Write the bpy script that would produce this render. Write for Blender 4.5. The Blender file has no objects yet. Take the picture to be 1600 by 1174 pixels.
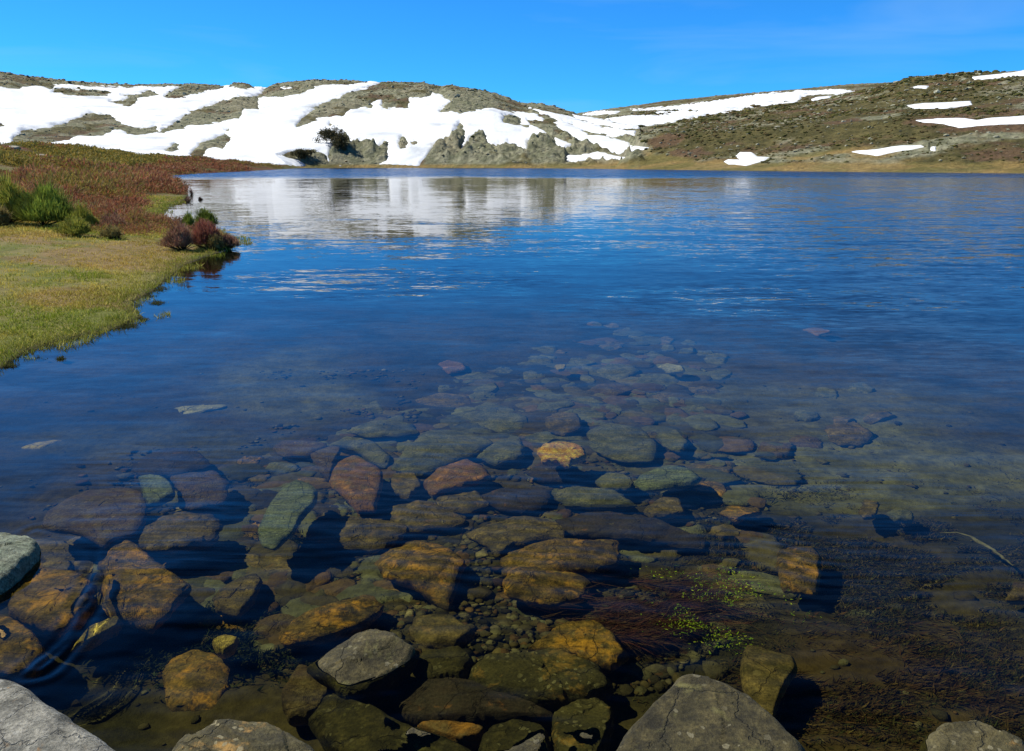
import bpy, math, random
import numpy as np
from mathutils import Vector
R = math.radians
random.seed(7); rng = np.random.default_rng(7)
S = bpy.context.scene
COL = S.collection

# ------------------------------------------------------------------ camera
HC = 1.70; FPX = 1186.0; CX, CY = 800.0, 587.0
PITCH = math.atan((CY - 254.0) / FPX)
cam = bpy.data.cameras.new('camera'); camo = bpy.data.objects.new('camera', cam); COL.objects.link(camo)
cam.sensor_width = 36; cam.lens = 36 * FPX / 1600; cam.clip_start = 0.05; cam.clip_end = 6000
camo.location = (0, 0, HC); camo.rotation_euler = (R(90) - PITCH, 0, 0)
S.camera = camo

# ------------------------------------------------------------------ sky, sun, exposure
SUN_AZ, SUN_EL = R(-72), R(50)      # clockwise from +Y, height
w = bpy.data.worlds.new('World'); S.world = w; w.use_nodes = True
nt = w.node_tree; nt.nodes.clear()
sky = nt.nodes.new('ShaderNodeTexSky'); sky.sky_type = 'NISHITA'; sky.sun_disc = False
sky.sun_elevation = SUN_EL; sky.sun_rotation = SUN_AZ
sky.altitude = 1700; sky.air_density = 1.0; sky.dust_density = 0.15; sky.ozone_density = 3.0
tint = nt.nodes.new('ShaderNodeMix'); tint.data_type = 'RGBA'; tint.blend_type = 'MULTIPLY'
tint.inputs[0].default_value = 1.0; tint.inputs[7].default_value = (0.20, 1.03, 1.90, 1)
# thin high cirrus
tc = nt.nodes.new('ShaderNodeTexCoord'); mp = nt.nodes.new('ShaderNodeMapping')
mp.inputs['Scale'].default_value = (1.6, 1.6, 14); mp.inputs['Rotation'].default_value = (0, R(6), 0)
cn = nt.nodes.new('ShaderNodeTexNoise'); cn.inputs['Scale'].default_value = 1.7; cn.inputs['Detail'].default_value = 7
cn.inputs['Distortion'].default_value = 0.6
cr = nt.nodes.new('ShaderNodeMapRange'); cr.inputs[1].default_value = 0.5; cr.inputs[2].default_value = 0.85
cr.inputs[3].default_value = 0; cr.inputs[4].default_value = 0.22
cm = nt.nodes.new('ShaderNodeMix'); cm.data_type = 'RGBA'; cm.inputs[7].default_value = (5.2, 7.6, 9.5, 1)
bg = nt.nodes.new('ShaderNodeBackground'); bg.inputs[1].default_value = 0.066
out = nt.nodes.new('ShaderNodeOutputWorld')
L = nt.links.new
L(sky.outputs[0], tint.inputs[6]); L(tint.outputs[2], cm.inputs[6])
L(tc.outputs['Generated'], mp.inputs[0]); L(mp.outputs[0], cn.inputs['Vector']); L(cn.outputs[0], cr.inputs[0])
sz_ = nt.nodes.new('ShaderNodeSeparateXYZ'); L(tc.outputs['Generated'], sz_.inputs[0])   # mountain sky: deepens towards the zenith
zr_ = nt.nodes.new('ShaderNodeMapRange'); L(sz_.outputs[2], zr_.inputs[0])
for i_, v_ in ((1, 0.32), (2, 0.62), (3, 1.0), (4, 0.12)): zr_.inputs[i_].default_value = v_
zm = nt.nodes.new('ShaderNodeVectorMath'); zm.operation = 'SCALE'; L(cm.outputs[2], zm.inputs[0]); L(zr_.outputs[0], zm.inputs['Scale'])
L(cr.outputs[0], cm.inputs[0]); L(zm.outputs[0], bg.inputs[0]); L(bg.outputs[0], out.inputs[0])
sl = bpy.data.lights.new('sun', 'SUN'); sl.energy = 4.6; sl.angle = R(0.53); sl.color = (1.0, 0.95, 0.86)
sl.cycles.is_caustics_light = True
so = bpy.data.objects.new('sun', sl); COL.objects.link(so)
sv = Vector((math.sin(SUN_AZ) * math.cos(SUN_EL), math.cos(SUN_AZ) * math.cos(SUN_EL), math.sin(SUN_EL)))
so.rotation_euler = sv.to_track_quat('Z', 'Y').to_euler(); so.location = (-30, 30, 60)
S.view_settings.view_transform = 'Standard'; S.view_settings.look = 'None'
S.view_settings.exposure = 0.5; S.view_settings.gamma = 1.0
S.render.engine = 'CYCLES'
S.cycles.use_denoising = True
S.cycles.max_bounces = 8; S.cycles.transparent_max_bounces = 12; S.cycles.volume_bounces = 0
S.cycles.caustics_reflective = False; S.cycles.caustics_refractive = True
S.cycles.sample_clamp_indirect = 6

# ------------------------------------------------------------------ projection helpers
cp, sp_ = math.cos(PITCH), math.sin(PITCH)
def ray(px, py):
    xv = (np.asarray(px, float) - CX) / FPX; yv = (CY - np.asarray(py, float)) / FPX
    return xv, cp + yv * sp_, -sp_ + yv * cp
def on_plane(px, py, z=0.0):
    x, y, dz = ray(px, py); h = np.hypot(x, y)
    if z >= 0: t = (z - HC) / dz; return x * t, y * t
    st = h / np.sqrt(h * h + dz * dz) / 1.333                 # bent at the water surface
    rr = HC * h / -dz + -z * st / np.sqrt(1 - st * st)
    return x / h * rr, y / h * rr
def apparent(r, z): return np.where(z < 0, z * np.interp(r, [1.5, 3, 6, 12], [0.66, 0.5, 0.33, 0.2]), z)
def zstone(py): return float(np.interp(py, [480, 540, 600, 700, 800, 900, 1000, 1174], [-0.95, -0.80, -0.66, -0.50, -0.40, -0.36, -0.32, -0.28]))
def proj(X, Y, Z):
    dz = Z - HC; d = np.maximum(Y * cp - dz * sp_, 1e-3); u = Y * sp_ + dz * cp
    return CX + FPX * X / d, CY - FPX * u / d
def azel(px, py):
    x, y, z = ray(px, py)
    return np.arctan2(x, y), z / np.hypot(x, y)

# ------------------------------------------------------------------ numpy noise
def _h(ix, iy, s):
    n = (ix.astype(np.int64) * 374761393 + iy.astype(np.int64) * 668265263 + s * 974711) & 0xFFFFFFFF
    n = ((n ^ (n >> 13)) * 1274126177) & 0xFFFFFFFF
    n = (n ^ (n >> 16)) & 0xFFFFFFFF
    return n / 4294967295.0
def vnoise(x, y, s=0):
    ix, iy = np.floor(x), np.floor(y); fx, fy = x - ix, y - iy
    ux = fx * fx * fx * (fx * (fx * 6 - 15) + 10); uy = fy * fy * fy * (fy * (fy * 6 - 15) + 10)
    a, b, c, d = _h(ix, iy, s), _h(ix + 1, iy, s), _h(ix, iy + 1, s), _h(ix + 1, iy + 1, s)
    return (a * (1 - ux) + b * ux) * (1 - uy) + (c * (1 - ux) + d * ux) * uy
def fbm(x, y, o=5, s=0, g=0.5):
    x = np.asarray(x, float); y = np.asarray(y, float)
    v = 0; a = 1; t = 0
    for i in range(o):
        v = v + a * (vnoise(x, y, s + i * 17) - 0.5); t += a; a *= g
        x, y = x * 1.93 + y * 0.6 + 3.1, y * 1.93 - x * 0.6 + 7.7
    return v / t
def worley(x, y, s=0):
    ix, iy = np.floor(x), np.floor(y); d1 = np.full(x.shape, 9.); cid = np.zeros(x.shape); d2 = np.full(x.shape, 9.)
    for dx in (-1, 0, 1):
        for dy in (-1, 0, 1):
            jx, jy = ix + dx, iy + dy
            d = np.hypot(jx + _h(jx, jy, s) - x, jy + _h(jx, jy, s + 5) - y)
            m = d < d1
            d2 = np.where(m, d1, np.minimum(d2, d)); cid = np.where(m, _h(jx, jy, s + 9), cid); d1 = np.where(m, d, d1)
    return d1, d2, cid
def sstep(a, b, x):
    t = np.clip((x - a) / (b - a), 0, 1); return t * t * (3 - 2 * t)
def sdpoly(x, y, P, margin=1e9):
    """signed distance, positive inside"""
    P = np.asarray(P, float); x = np.asarray(x, float); y = np.asarray(y, float)
    shp = x.shape; x = x.ravel(); y = y.ravel()
    res = np.full(x.shape, -float(min(margin, 1e9)))
    if margin < 1e9:
        k = (x > P[:, 0].min() - margin) & (x < P[:, 0].max() + margin) & (y > P[:, 1].min() - margin) & (y < P[:, 1].max() + margin)
        idx = np.nonzero(k)[0]; x = x[idx]; y = y[idx]
    else: idx = slice(None)
    d = np.full(x.shape, 1e18); ins = np.zeros(x.shape, bool)
    n = len(P)
    for i in range(n):
        ax, ay = P[i]; bx, by = P[(i + 1) % n]
        ex, ey = bx - ax, by - ay; wx, wy = x - ax, y - ay
        t = np.clip((wx * ex + wy * ey) / max(ex * ex + ey * ey, 1e-12), 0, 1)
        d = np.minimum(d, (wx - ex * t) ** 2 + (wy - ey * t) ** 2)
        if ay != by:
            c = (ay > y) != (by > y)
            ins ^= c & (x < ex * (y - ay) / (by - ay) + ax)
    r = np.sqrt(d); r = np.where(ins, r, -r)
    res[idx] = np.maximum(r, -margin) if margin < 1e9 else r
    return res.reshape(shp)

# ------------------------------------------------------------------ scene helpers
def tag(o, label=None, cat=None, group=None, kind=None):
    if label: o['label'] = label
    if cat: o['category'] = cat
    if group: o['group'] = group
    if kind: o['kind'] = kind
    return o
def empty(name, loc):
    o = bpy.data.objects.new(name, None); COL.objects.link(o); o.location = loc; o.empty_display_size = 0.1; return o
def mesh(name, V, F, mat, parent=None, smooth=True, color=None, loc=None):
    """V (n,3), F (m,3|4) int arrays; color (n,3|4) point colours"""
    V = np.asarray(V, np.float32); F = np.asarray(F, np.int32)
    if loc is not None: V = V - np.asarray(loc, np.float32)
    me = bpy.data.meshes.new(name)
    me.vertices.add(len(V)); me.vertices.foreach_set('co', V.ravel())
    k = F.shape[1]
    me.loops.add(F.size); me.loops.foreach_set('vertex_index', F.ravel())
    me.polygons.add(len(F)); me.polygons.foreach_set('loop_start', np.arange(0, F.size, k, dtype=np.int32))
    me.polygons.foreach_set('loop_total', np.full(len(F), k, np.int32))
    me.polygons.foreach_set('use_smooth', np.full(len(F), smooth, bool))
    if color is not None:
        a = me.attributes.new('Col', 'FLOAT_COLOR', 'POINT')
        c = np.ones((len(V), 4), np.float32); c[:, :color.shape[1]] = color
        a.data.foreach_set('color', c.ravel())
    me.update(calc_edges=True)
    me.materials.append(mat)
    o = bpy.data.objects.new(name, me); COL.objects.link(o)
    if loc is not None and parent is None: o.location = loc
    if parent is not None: o.parent = parent
    return o

class NT:
    def __init__(s, name):
        s.m = bpy.data.materials.new(name); s.m.use_nodes = True; s.t = s.m.node_tree; s.t.nodes.clear()
        s.out = s.n('ShaderNodeOutputMaterial')
    def n(s, typ, **kw):
        q = s.t.nodes.new(typ)
        for k, v in kw.items():
            if k.startswith('i_'):
                key = k[2:].replace('_', ' ')
                q.inputs[int(key) if key.isdigit() else key].default_value = v
            else: setattr(q, k, v)
        return q
    def l(s, a, b): s.t.links.new(a, b); return b
    def mix(s, fac, a, b, mode='MIX'):
        q = s.n('ShaderNodeMix', data_type='RGBA', blend_type=mode)
        for i, v in ((0, fac), (6, a), (7, b)):
            if hasattr(v, 'links') or isinstance(v, bpy.types.NodeSocket): s.l(v, q.inputs[i])
            elif isinstance(v, (int, float)): q.inputs[i].default_value = v if i == 0 else (v, v, v, 1)
            else: q.inputs[i].default_value = (*v, 1) if len(v) == 3 else v
        return q.outputs[2]
    def ramp(s, v, a, b, lo=0.0, hi=1.0):
        q = s.n('ShaderNodeMapRange'); s.l(v, q.inputs[0])
        for i, x in ((1, a), (2, b), (3, lo), (4, hi)): q.inputs[i].default_value = x
        return q.outputs[0]
    def noise(s, vec, scale, detail=5, rough=0.55, dist=0, out=0):
        q = s.n('ShaderNodeTexNoise'); q.inputs['Scale'].default_value = scale; q.inputs['Detail'].default_value = detail
        q.inputs['Roughness'].default_value = rough; q.inputs['Distortion'].default_value = dist
        if vec is not None: s.l(vec, q.inputs['Vector'])
        return q.outputs[out]
    def math(s, op, a, b=None, c=None):
        q = s.n('ShaderNodeMath', operation=op)
        for i, v in enumerate((a, b, c)):
            if v is None: continue
            if isinstance(v, (int, float)): q.inputs[i].default_value = v
            else: s.l(v, q.inputs[i])
        return q.outputs[0]
    def vmath(s, op, a, b=None, sc=None):
        q = s.n('ShaderNodeVectorMath', operation=op)
        for i, v in enumerate((a, b)):
            if v is None: continue
            if isinstance(v, (tuple, list)): q.inputs[i].default_value = v
            else: s.l(v, q.inputs[i])
        if sc is not None:
            if isinstance(sc, (int, float)): q.inputs['Scale'].default_value = sc
            else: s.l(sc, q.inputs['Scale'])
        return q.outputs[0]
    def bsdf(s, col, rough=0.9, spec=0.3, bump=None, strength=0.6, dist=0.01, trans=0):
        q = s.n('ShaderNodeBsdfPrincipled')
        if isinstance(col, (tuple, list)): q.inputs['Base Color'].default_value = (*col, 1)
        else: s.l(col, q.inputs['Base Color'])
        if isinstance(rough, (int, float)): q.inputs['Roughness'].default_value = rough
        else: s.l(rough, q.inputs['Roughness'])
        q.inputs['Specular IOR Level'].default_value = spec
        if bump is not None:
            b = s.n('ShaderNodeBump'); b.inputs['Strength'].default_value = strength; b.inputs['Distance'].default_value = dist
            s.l(bump, b.inputs['Height']); s.l(b.outputs[0], q.inputs['Normal'])
        s.l(q.outputs[0], s.out.inputs[0]); return q

# ------------------------------------------------------------------ materials
def m_ground(name, s1, s2, bd, amt=0.35, rough=0.95, spec=0.15):
    t = NT(name); p = t.n('ShaderNodeNewGeometry').outputs['Position']
    a = t.n('ShaderNodeAttribute', attribute_name='Col').outputs['Color']
    n1 = t.noise(p, s1, 8, 0.65); n2 = t.noise(p, s2, 6, 0.6)
    f = t.math('ADD', t.ramp(n1, 0.25, 0.75, 1 - amt, 1 + amt), t.ramp(n2, 0.2, 0.8, -amt * .6, amt * .6))
    c = t.vmath('SCALE', a, sc=f)
    t.bsdf(c, rough, spec, t.math('ADD', n1, t.math('MULTIPLY', n2, 0.5)), 1.0, bd)
    return t.m
M_HILL = m_ground('hill_rock_and_scrub', 0.9, 0.22, 0.9, 0.5)
M_BANK = m_ground('bank_soil', 9.0, 1.3, 0.03, 0.35)
M_BED = m_ground('lake_bed_silt', 22.0, 4.0, 0.02, 0.45)
def m_attr(name, rough=0.9, spec=0.2, transl=0.0):
    t = NT(name); a = t.n('ShaderNodeAttribute', attribute_name='Col').outputs['Color']
    q = t.bsdf(a, rough, spec)
    if transl:
        d = t.n('ShaderNodeBsdfTranslucent'); t.l(a, d.inputs[0]); mx = t.n('ShaderNodeMixShader'); mx.inputs[0].default_value = transl
        t.l(q.outputs[0], mx.inputs[1]); t.l(d.outputs[0], mx.inputs[2]); t.l(mx.outputs[0], t.out.inputs[0])
    return t.m
M_BLADE = m_attr('plant_blades', 0.75, 0.25, 0.3)
M_WEED = m_attr('water_weed_blades', 0.8, 0.2, 0.2)
M_TWIG = m_attr('woody_twigs', 0.9, 0.1)
t = NT('old_snow'); p = t.n('ShaderNodeNewGeometry').outputs['Position']
n1 = t.noise(p, 0.05, 6, 0.6); n2 = t.noise(p, 0.8, 4)
c = t.mix(t.ramp(n1, 0.54, 0.76), (0.76, 0.80, 0.85), (0.40, 0.44, 0.48))
t.bsdf(c, 0.85, 0.3, t.math('ADD', n1, t.math('MULTIPLY', n2, 0.06)), 0.5, 2.0); M_SNOW = t.m

def m_rock(name, c1, c2, c3, spot=(0.5, 0.5, 0.42), spot_amt=0.12, stain=None, stain_amt=0.0, rough=0.85, scale=1.0, stripes=0.0, bump=0.012):
    t = NT(name); tcn = t.n('ShaderNodeTexCoord').outputs['Object']
    ri = t.n('ShaderNodeObjectInfo').outputs['Random']
    off = t.n('ShaderNodeCombineXYZ'); t.l(t.math('MULTIPLY', ri, 37.0), off.inputs[0]); t.l(t.math('MULTIPLY', ri, 91.0), off.inputs[1])
    p = t.vmath('ADD', tcn, off.outputs[0])
    big = t.noise(p, 3.2 * scale, 6, 0.6, 0.4); mid = t.noise(p, 14 * scale, 8, 0.68); fine = t.noise(p, 95 * scale, 5, 0.7)
    c = t.mix(t.ramp(big, 0.36, 0.64), c1, c2)
    c = t.mix(t.ramp(mid, 0.44, 0.62), c, c3)
    c = t.vmath('SCALE', c, sc=t.ramp(fine, 0.25, 0.75, 0.25, 1.5))
    c = t.vmath('SCALE', c, sc=t.ramp(t.noise(p, 7 * scale, 7, 0.7), 0.3, 0.7, 0.45, 1.25))
    if stripes:
        mpn = t.n('ShaderNodeMapping'); t.l(p, mpn.inputs[0]); mpn.inputs['Scale'].default_value = (3, 26, 26); mpn.inputs['Rotation'].default_value = (0, 0, R(35))
        st = t.noise(mpn.outputs[0], 2.2, 4, 0.6); c = t.vmath('SCALE', c, sc=t.ramp(st, 0.3, 0.7, 1 - stripes, 1 + stripes))
    if stain:
        sn = t.noise(t.vmath('ADD', p, (5.2, 1.3, 2.7)), 9.0 * scale, 8, 0.7, 0.3)
        c = t.mix(t.ramp(sn, 0.66 - 0.3 * stain_amt, 0.74 - 0.2 * stain_amt), c, stain)
    # lichen discs of uneven size
    vo = t.n('ShaderNodeTexVoronoi', feature='F1'); vo.inputs['Scale'].default_value = 42 * scale; vo.inputs['Randomness'].default_value = 1.0
    t.l(t.vmath('ADD', p, t.vmath('SCALE', t.noise(p, 30 * scale, 3, out=1), sc=0.03)), vo.inputs['Vector'])
    cs = t.n('ShaderNodeSeparateColor'); t.l(vo.outputs['Color'], cs.inputs[0])
    rad = t.math('MULTIPLY', cs.outputs[0], 0.5)
    m1 = t.math('LESS_THAN', vo.outputs['Distance'], rad); m2 = t.math('LESS_THAN', cs.outputs[1], spot_amt * 2.4)
    patch = t.ramp(t.noise(p, 5 * scale, 4), 0.40, 0.6)
    m = t.math('MULTIPLY', t.math('MULTIPLY', m1, m2), t.math('MULTIPLY', patch, t.ramp(fine, 0.3, 0.55, 0.25, 0.95)))
    sc_ = t.mix(t.ramp(fine, 0.3, 0.7), spot, tuple(v * 0.6 for v in spot))
    c = t.mix(m, c, sc_)
    vc = t.n('ShaderNodeTexVoronoi', feature='DISTANCE_TO_EDGE'); vc.inputs['Scale'].default_value = 3.2 * scale
    t.l(t.vmath('ADD', p, t.vmath('SCALE', t.noise(p, 6 * scale, 5, out=1), sc=0.25)), vc.inputs['Vector'])
    crack = t.ramp(vc.outputs['Distance'], 0.002, 0.016, 0.0, 1.0)
    c = t.mix(t.math('MULTIPLY', t.math('SUBTRACT', 1.0, crack), 0.7), c, tuple(v * 0.4 for v in c1))
    h = t.math('ADD', t.math('MULTIPLY', mid, 1.2), t.math('ADD', t.math('MULTIPLY', fine, 0.35), t.math('MULTIPLY', crack, 0.35)))
    t.bsdf(c, rough, 0.35, h, 1.0, bump)
    return t.m
RM = {
 'grey':   m_rock('pale_lichen_granite', (0.235, 0.23, 0.19), (0.13, 0.13, 0.10), (0.31, 0.30, 0.25), (0.46, 0.46, 0.40), 0.34, (0.36, 0.20, 0.07), 0.16, 0.8, 1.2),
 'lichen': m_rock('mottled_lichen_granite', (0.080, 0.070, 0.028), (0.13, 0.11, 0.045), (0.042, 0.037, 0.016), (0.30, 0.27, 0.16), 0.30, (0.30, 0.18, 0.05), 0.35),
 'olive':  m_rock('olive_granite', (0.056, 0.048, 0.017), (0.036, 0.031, 0.012), (0.085, 0.070, 0.026), (0.22, 0.20, 0.12), 0.12, (0.13, 0.12, 0.04), 0.3, stripes=0.25),
 'green':  m_rock('green_grey_schist', (0.20, 0.235, 0.165), (0.26, 0.29, 0.22), (0.12, 0.15, 0.10), (0.36, 0.42, 0.33), 0.06, stripes=0.45),
 'amber':  m_rock('amber_stained_granite', (0.19, 0.125, 0.035), (0.10, 0.075, 0.03), (0.30, 0.18, 0.045), (0.42, 0.30, 0.10), 0.08, (0.60, 0.30, 0.04), 0.45, stripes=0.2),
 'gold':   m_rock('golden_quartz', (1.0, 0.54, 0.03), (0.80, 0.34, 0.015), (1.0, 0.74, 0.10), (0.98, 0.85, 0.4), 0.10, scale=1.6),
 'rust':   m_rock('rusty_orange_stone', (0.40, 0.19, 0.05), (0.26, 0.13, 0.045), (0.21, 0.14, 0.065), (0.40, 0.28, 0.14), 0.03, (0.52, 0.24, 0.05), 0.4),
 'red':    m_rock('dark_red_stone', (0.18, 0.105, 0.045), (0.115, 0.08, 0.036), (0.16, 0.12, 0.06), (0.38, 0.27, 0.18), 0.05),
 'brown':  m_rock('brown_silted_stone', (0.17, 0.125, 0.05), (0.11, 0.09, 0.04), (0.23, 0.165, 0.07), (0.30, 0.24, 0.13), 0.05, (0.26, 0.15, 0.05), 0.25, stripes=0.3),
 'slab':   m_rock('grey_green_silted_slab', (0.16, 0.165, 0.10), (0.12, 0.125, 0.08), (0.19, 0.175, 0.11), (0.30, 0.30, 0.22), 0.02, bump=0.009, stripes=0.2),
 'ochre':  m_rock('ochre_yellow_stone', (0.50, 0.38, 0.07), (0.38, 0.28, 0.06), (0.55, 0.42, 0.12), (0.6, 0.5, 0.2), 0.06),
 'pale':   m_rock('pale_silted_stone', (0.46, 0.44, 0.36), (0.38, 0.37, 0.31), (0.50, 0.46, 0.36), (0.5, 0.5, 0.44), 0.05),
 'dark':   m_rock('dark_plum_stone', (0.06, 0.042, 0.034), (0.08, 0.058, 0.044), (0.045, 0.036, 0.03), (0.22, 0.18, 0.12), 0.04, (0.22, 0.10, 0.04), 0.15),
}

# water: clear surface that mirrors by Fresnel, tea-coloured body
t = NT('lake_water'); geo = t.n('ShaderNodeNewGeometry'); P = geo.outputs['Position']
sx = t.n('ShaderNodeSeparateXYZ'); t.l(P, sx.inputs[0])
def wnoise(scale, sxyz, detail, rot=0):
    m_ = t.n('ShaderNodeMapping'); t.l(P, m_.inputs[0]); m_.inputs['Scale'].default_value = sxyz; m_.inputs['Rotation'].default_value = (0, 0, rot)
    return t.vmath('SUBTRACT', t.noise(m_.outputs[0], scale, detail, 0.55, 0.3, out=1), (0.5, 0.5, 0.5))
fine = wnoise(11.0, (0.45, 1.6, 1), 3, R(8)); mid = wnoise(1.6, (0.5, 1.6, 1), 4, R(-6)); big = wnoise(0.25, (0.5, 1.2, 1), 2)
yy = sx.outputs[1]; xx = sx.outputs[0]
patch = t.noise(P, 0.16, 4, 0.6); patch2 = t.noise(P, 0.03, 4, 0.6)
yw = t.math('ADD', yy, t.math('MULTIPLY', t.math('SUBTRACT', patch2, 0.5), 60.0))
far = t.ramp(yw, 84.0, 104.0)                       # breeze along the far shore
# open water on the right is wind-ruffled, the left is sheltered
rr = t.math('DIVIDE', xx, t.math('MAXIMUM', yy, 1.0))
right = t.ramp(t.math('ADD', rr, t.math('MULTIPLY', t.math('SUBTRACT', patch2, 0.5), 0.5)), 0.10, 0.45)
away = t.ramp(yy, 5.0, 16.0)
calm = t.ramp(patch, 0.38, 0.62, 0.55, 1.25)
k = t.math('ADD', t.math('MULTIPLY', calm, 0.07), t.math('MULTIPLY', right, t.math('MULTIPLY', away, 0.26)))
k = t.math('ADD', k, t.math('MULTIPLY', far, 0.5))
def gust(px, py, rx_, ry_, amp):                    # cat's-paws: patches of short wind ripples
    cx_, cy_ = [float(v) for v in on_plane(px, py)]
    dx_ = t.math('DIVIDE', t.math('SUBTRACT', xx, cx_), rx_); dy_ = t.math('DIVIDE', t.math('SUBTRACT', yy, cy_), ry_)
    d_ = t.math('ADD', t.math('MULTIPLY', dx_, dx_), t.math('MULTIPLY', dy_, dy_))
    d_ = t.math('ADD', d_, t.math('MULTIPLY', t.math('SUBTRACT', t.noise(t.vmath('MULTIPLY', P, (0.7, 1.6, 1.0)), 1.3, 6, 0.7), 0.5), 3.4))
    return t.math('MULTIPLY', t.ramp(d_, 1.3, 0.0), amp)
k = t.math('ADD', k, gust(590, 440, 2.7, 1.6, 0.20)); k = t.math('ADD', k, gust(1200, 470, 2.4, 1.6, 0.16)); k = t.math('ADD', k, gust(800, 390, 3.0, 3.0, 0.08))
streak = wnoise(7.0, (0.25, 3.2, 1), 3, R(-7)); near = t.math('MULTIPLY', t.ramp(yy, 2.2, 2.9), t.ramp(yy, 5.2, 3.6))
ks = t.math('MULTIPLY', near, t.ramp(t.noise(P, 0.8, 3), 0.42, 0.62, 0.02, 0.28))
pert = t.vmath('ADD', t.vmath('SCALE', fine, sc=k), t.vmath('ADD', t.vmath('SCALE', mid, sc=t.math('MULTIPLY', k, 0.9)), t.vmath('SCALE', big, sc=0.02)))
pert = t.vmath('ADD', pert, t.vmath('SCALE', streak, sc=ks))
pert = t.vmath('MULTIPLY', pert, (1.0, 1.0, 0.0))
wind = t.n('ShaderNodeCombineXYZ')                 # wind-driven wavelets are steeper on one side
t.l(t.math('MULTIPLY', t.math('ADD', t.math('MULTIPLY', far, 0.09), t.math('MULTIPLY', right, t.math('MULTIPLY', away, 0.03))), -1.0), wind.inputs[1])
pert = t.vmath('ADD', pert, wind.outputs[0])
Nn = t.vmath('NORMALIZE', t.vmath('ADD', geo.outputs['Normal'], pert))
fr = t.n('ShaderNodeFresnel'); fr.inputs['IOR'].default_value = 1.42; t.l(Nn, fr.inputs['Normal'])
gl = t.n('ShaderNodeBsdfGlossy'); gl.inputs['Roughness'].default_value = 0.02; t.l(Nn, gl.inputs['Normal'])
tr = t.n('ShaderNodeBsdfRefraction'); tr.inputs['Color'].default_value = (0.82, 0.84, 0.56, 1); tr.inputs['Roughness'].default_value = 0.0
tr.inputs['IOR'].default_value = 1.333; t.l(Nn, tr.inputs['Normal'])
mx = t.n('ShaderNodeMixShader'); t.l(fr.outputs[0], mx.inputs[0]); t.l(tr.outputs[0], mx.inputs[1]); t.l(gl.outputs[0], mx.inputs[2])
t.l(mx.outputs[0], t.out.inputs[0])
M_WATER = t.m

# ------------------------------------------------------------------ lake outline (world)
def c1(P): return [(x / 2.963, 90 + y / 2.963) for x, y in P]
def c2(P): return [(400 + x / 2.963, 100 + y / 2.963) for x, y in P]
def c3(P): return [(860 + x / 2.162, 90 + y / 2.162) for x, y in P]
SHORE_PX = [(-100,622),(0,578),(40,550),(110,530),(190,512),(222,495),(205,474),(240,455),(262,436),(290,414),(335,397),(366,386),(374,376),(350,364),
 (300,352),(262,345),(255,336),(268,322),(286,314),(296,303),(282,294),(262,284),(245,276),(300,272),(400,267),(478,262.6),(560,262.4),(700,262.6),
 (850,263.2),(1000,265),(1100,266.3),(1200,267.6),(1400,269.6),(1600,271.3),(1750,273.5)]
LAKE = [(-3.2, 1.0), (-5.2, 3.4)] + [tuple(float(v) for v in on_plane(*q)) for q in SHORE_PX] + [(90, 90), (75, 40), (50, 5), (30, -2), (8, 0.3), (2, 1.0)]
LAKE = np.array(LAKE)

def curve(pts):
    a = np.array([[*azel(x, y)] for x, y in pts]); return a[:, 0], a[:, 1]
LEFT_RIDGE = [(-500,108),(-200,112),(0,117),(13,118),(34,123),(68,126),(101,130),(135,133),(169,135),(209,136.5),(270,135.5),(304,134.5),(324,136),(351,137.5),(368,132.5),(380,132.5),(402,138),(412,139),(432,133.5),(449,131),(489,128.5),
 (540,128),(592,132),(663,133),(687,138),(704,135.5),(737,140),(771,147),(795,156),(815,163.5),(849,164),(872,169),(896,177),(930,185),(965,193),(1000,202),(1012,235),(1020,262),(1700,262)]
RIGHT_RIDGE = [(-500,262),(960,262),(982,240),(1000,214),(1030,205),(1080,199),(1140,190),(1210,177),(1280,163),(1330,152),(1380,141),(1415,130),(1507,122.5),(1600,115),(1800,100),(2100,90)]
FAR_RIDGE = [(-500,230),(700,220),(840,190),(906,179),(952,172.5),(1045,160),(1137,151),(1230,143.5),(1322,136),(1415,131),(1507,126),(1600,122),(2100,110)]
BANK_RIDGE = [(-900,196),(-400,200),(0,214),(100,221.5),(200,232),(300,243),(400,254),(478,261),(520,263),(2000,262)]
def ip(az, pts, vals=None):
    a, e = curve(pts); return np.interp(az, a, e if vals is None else vals)
def ridge_r(az, xs, rs):
    a = np.array([azel(x, 200)[0] for x in xs]); return np.interp(az, a, rs)
_py = [1174, 1000, 900, 800, 700, 600, 540, 480]
BED_R = [float(np.hypot(*on_plane(800, q, zstone(q)))) for q in _py] + [16, 30, 80]
BED_Z = [-zstone(q) + 0.05 for q in _py] + [2.6, 4.5, 8.0]
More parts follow.
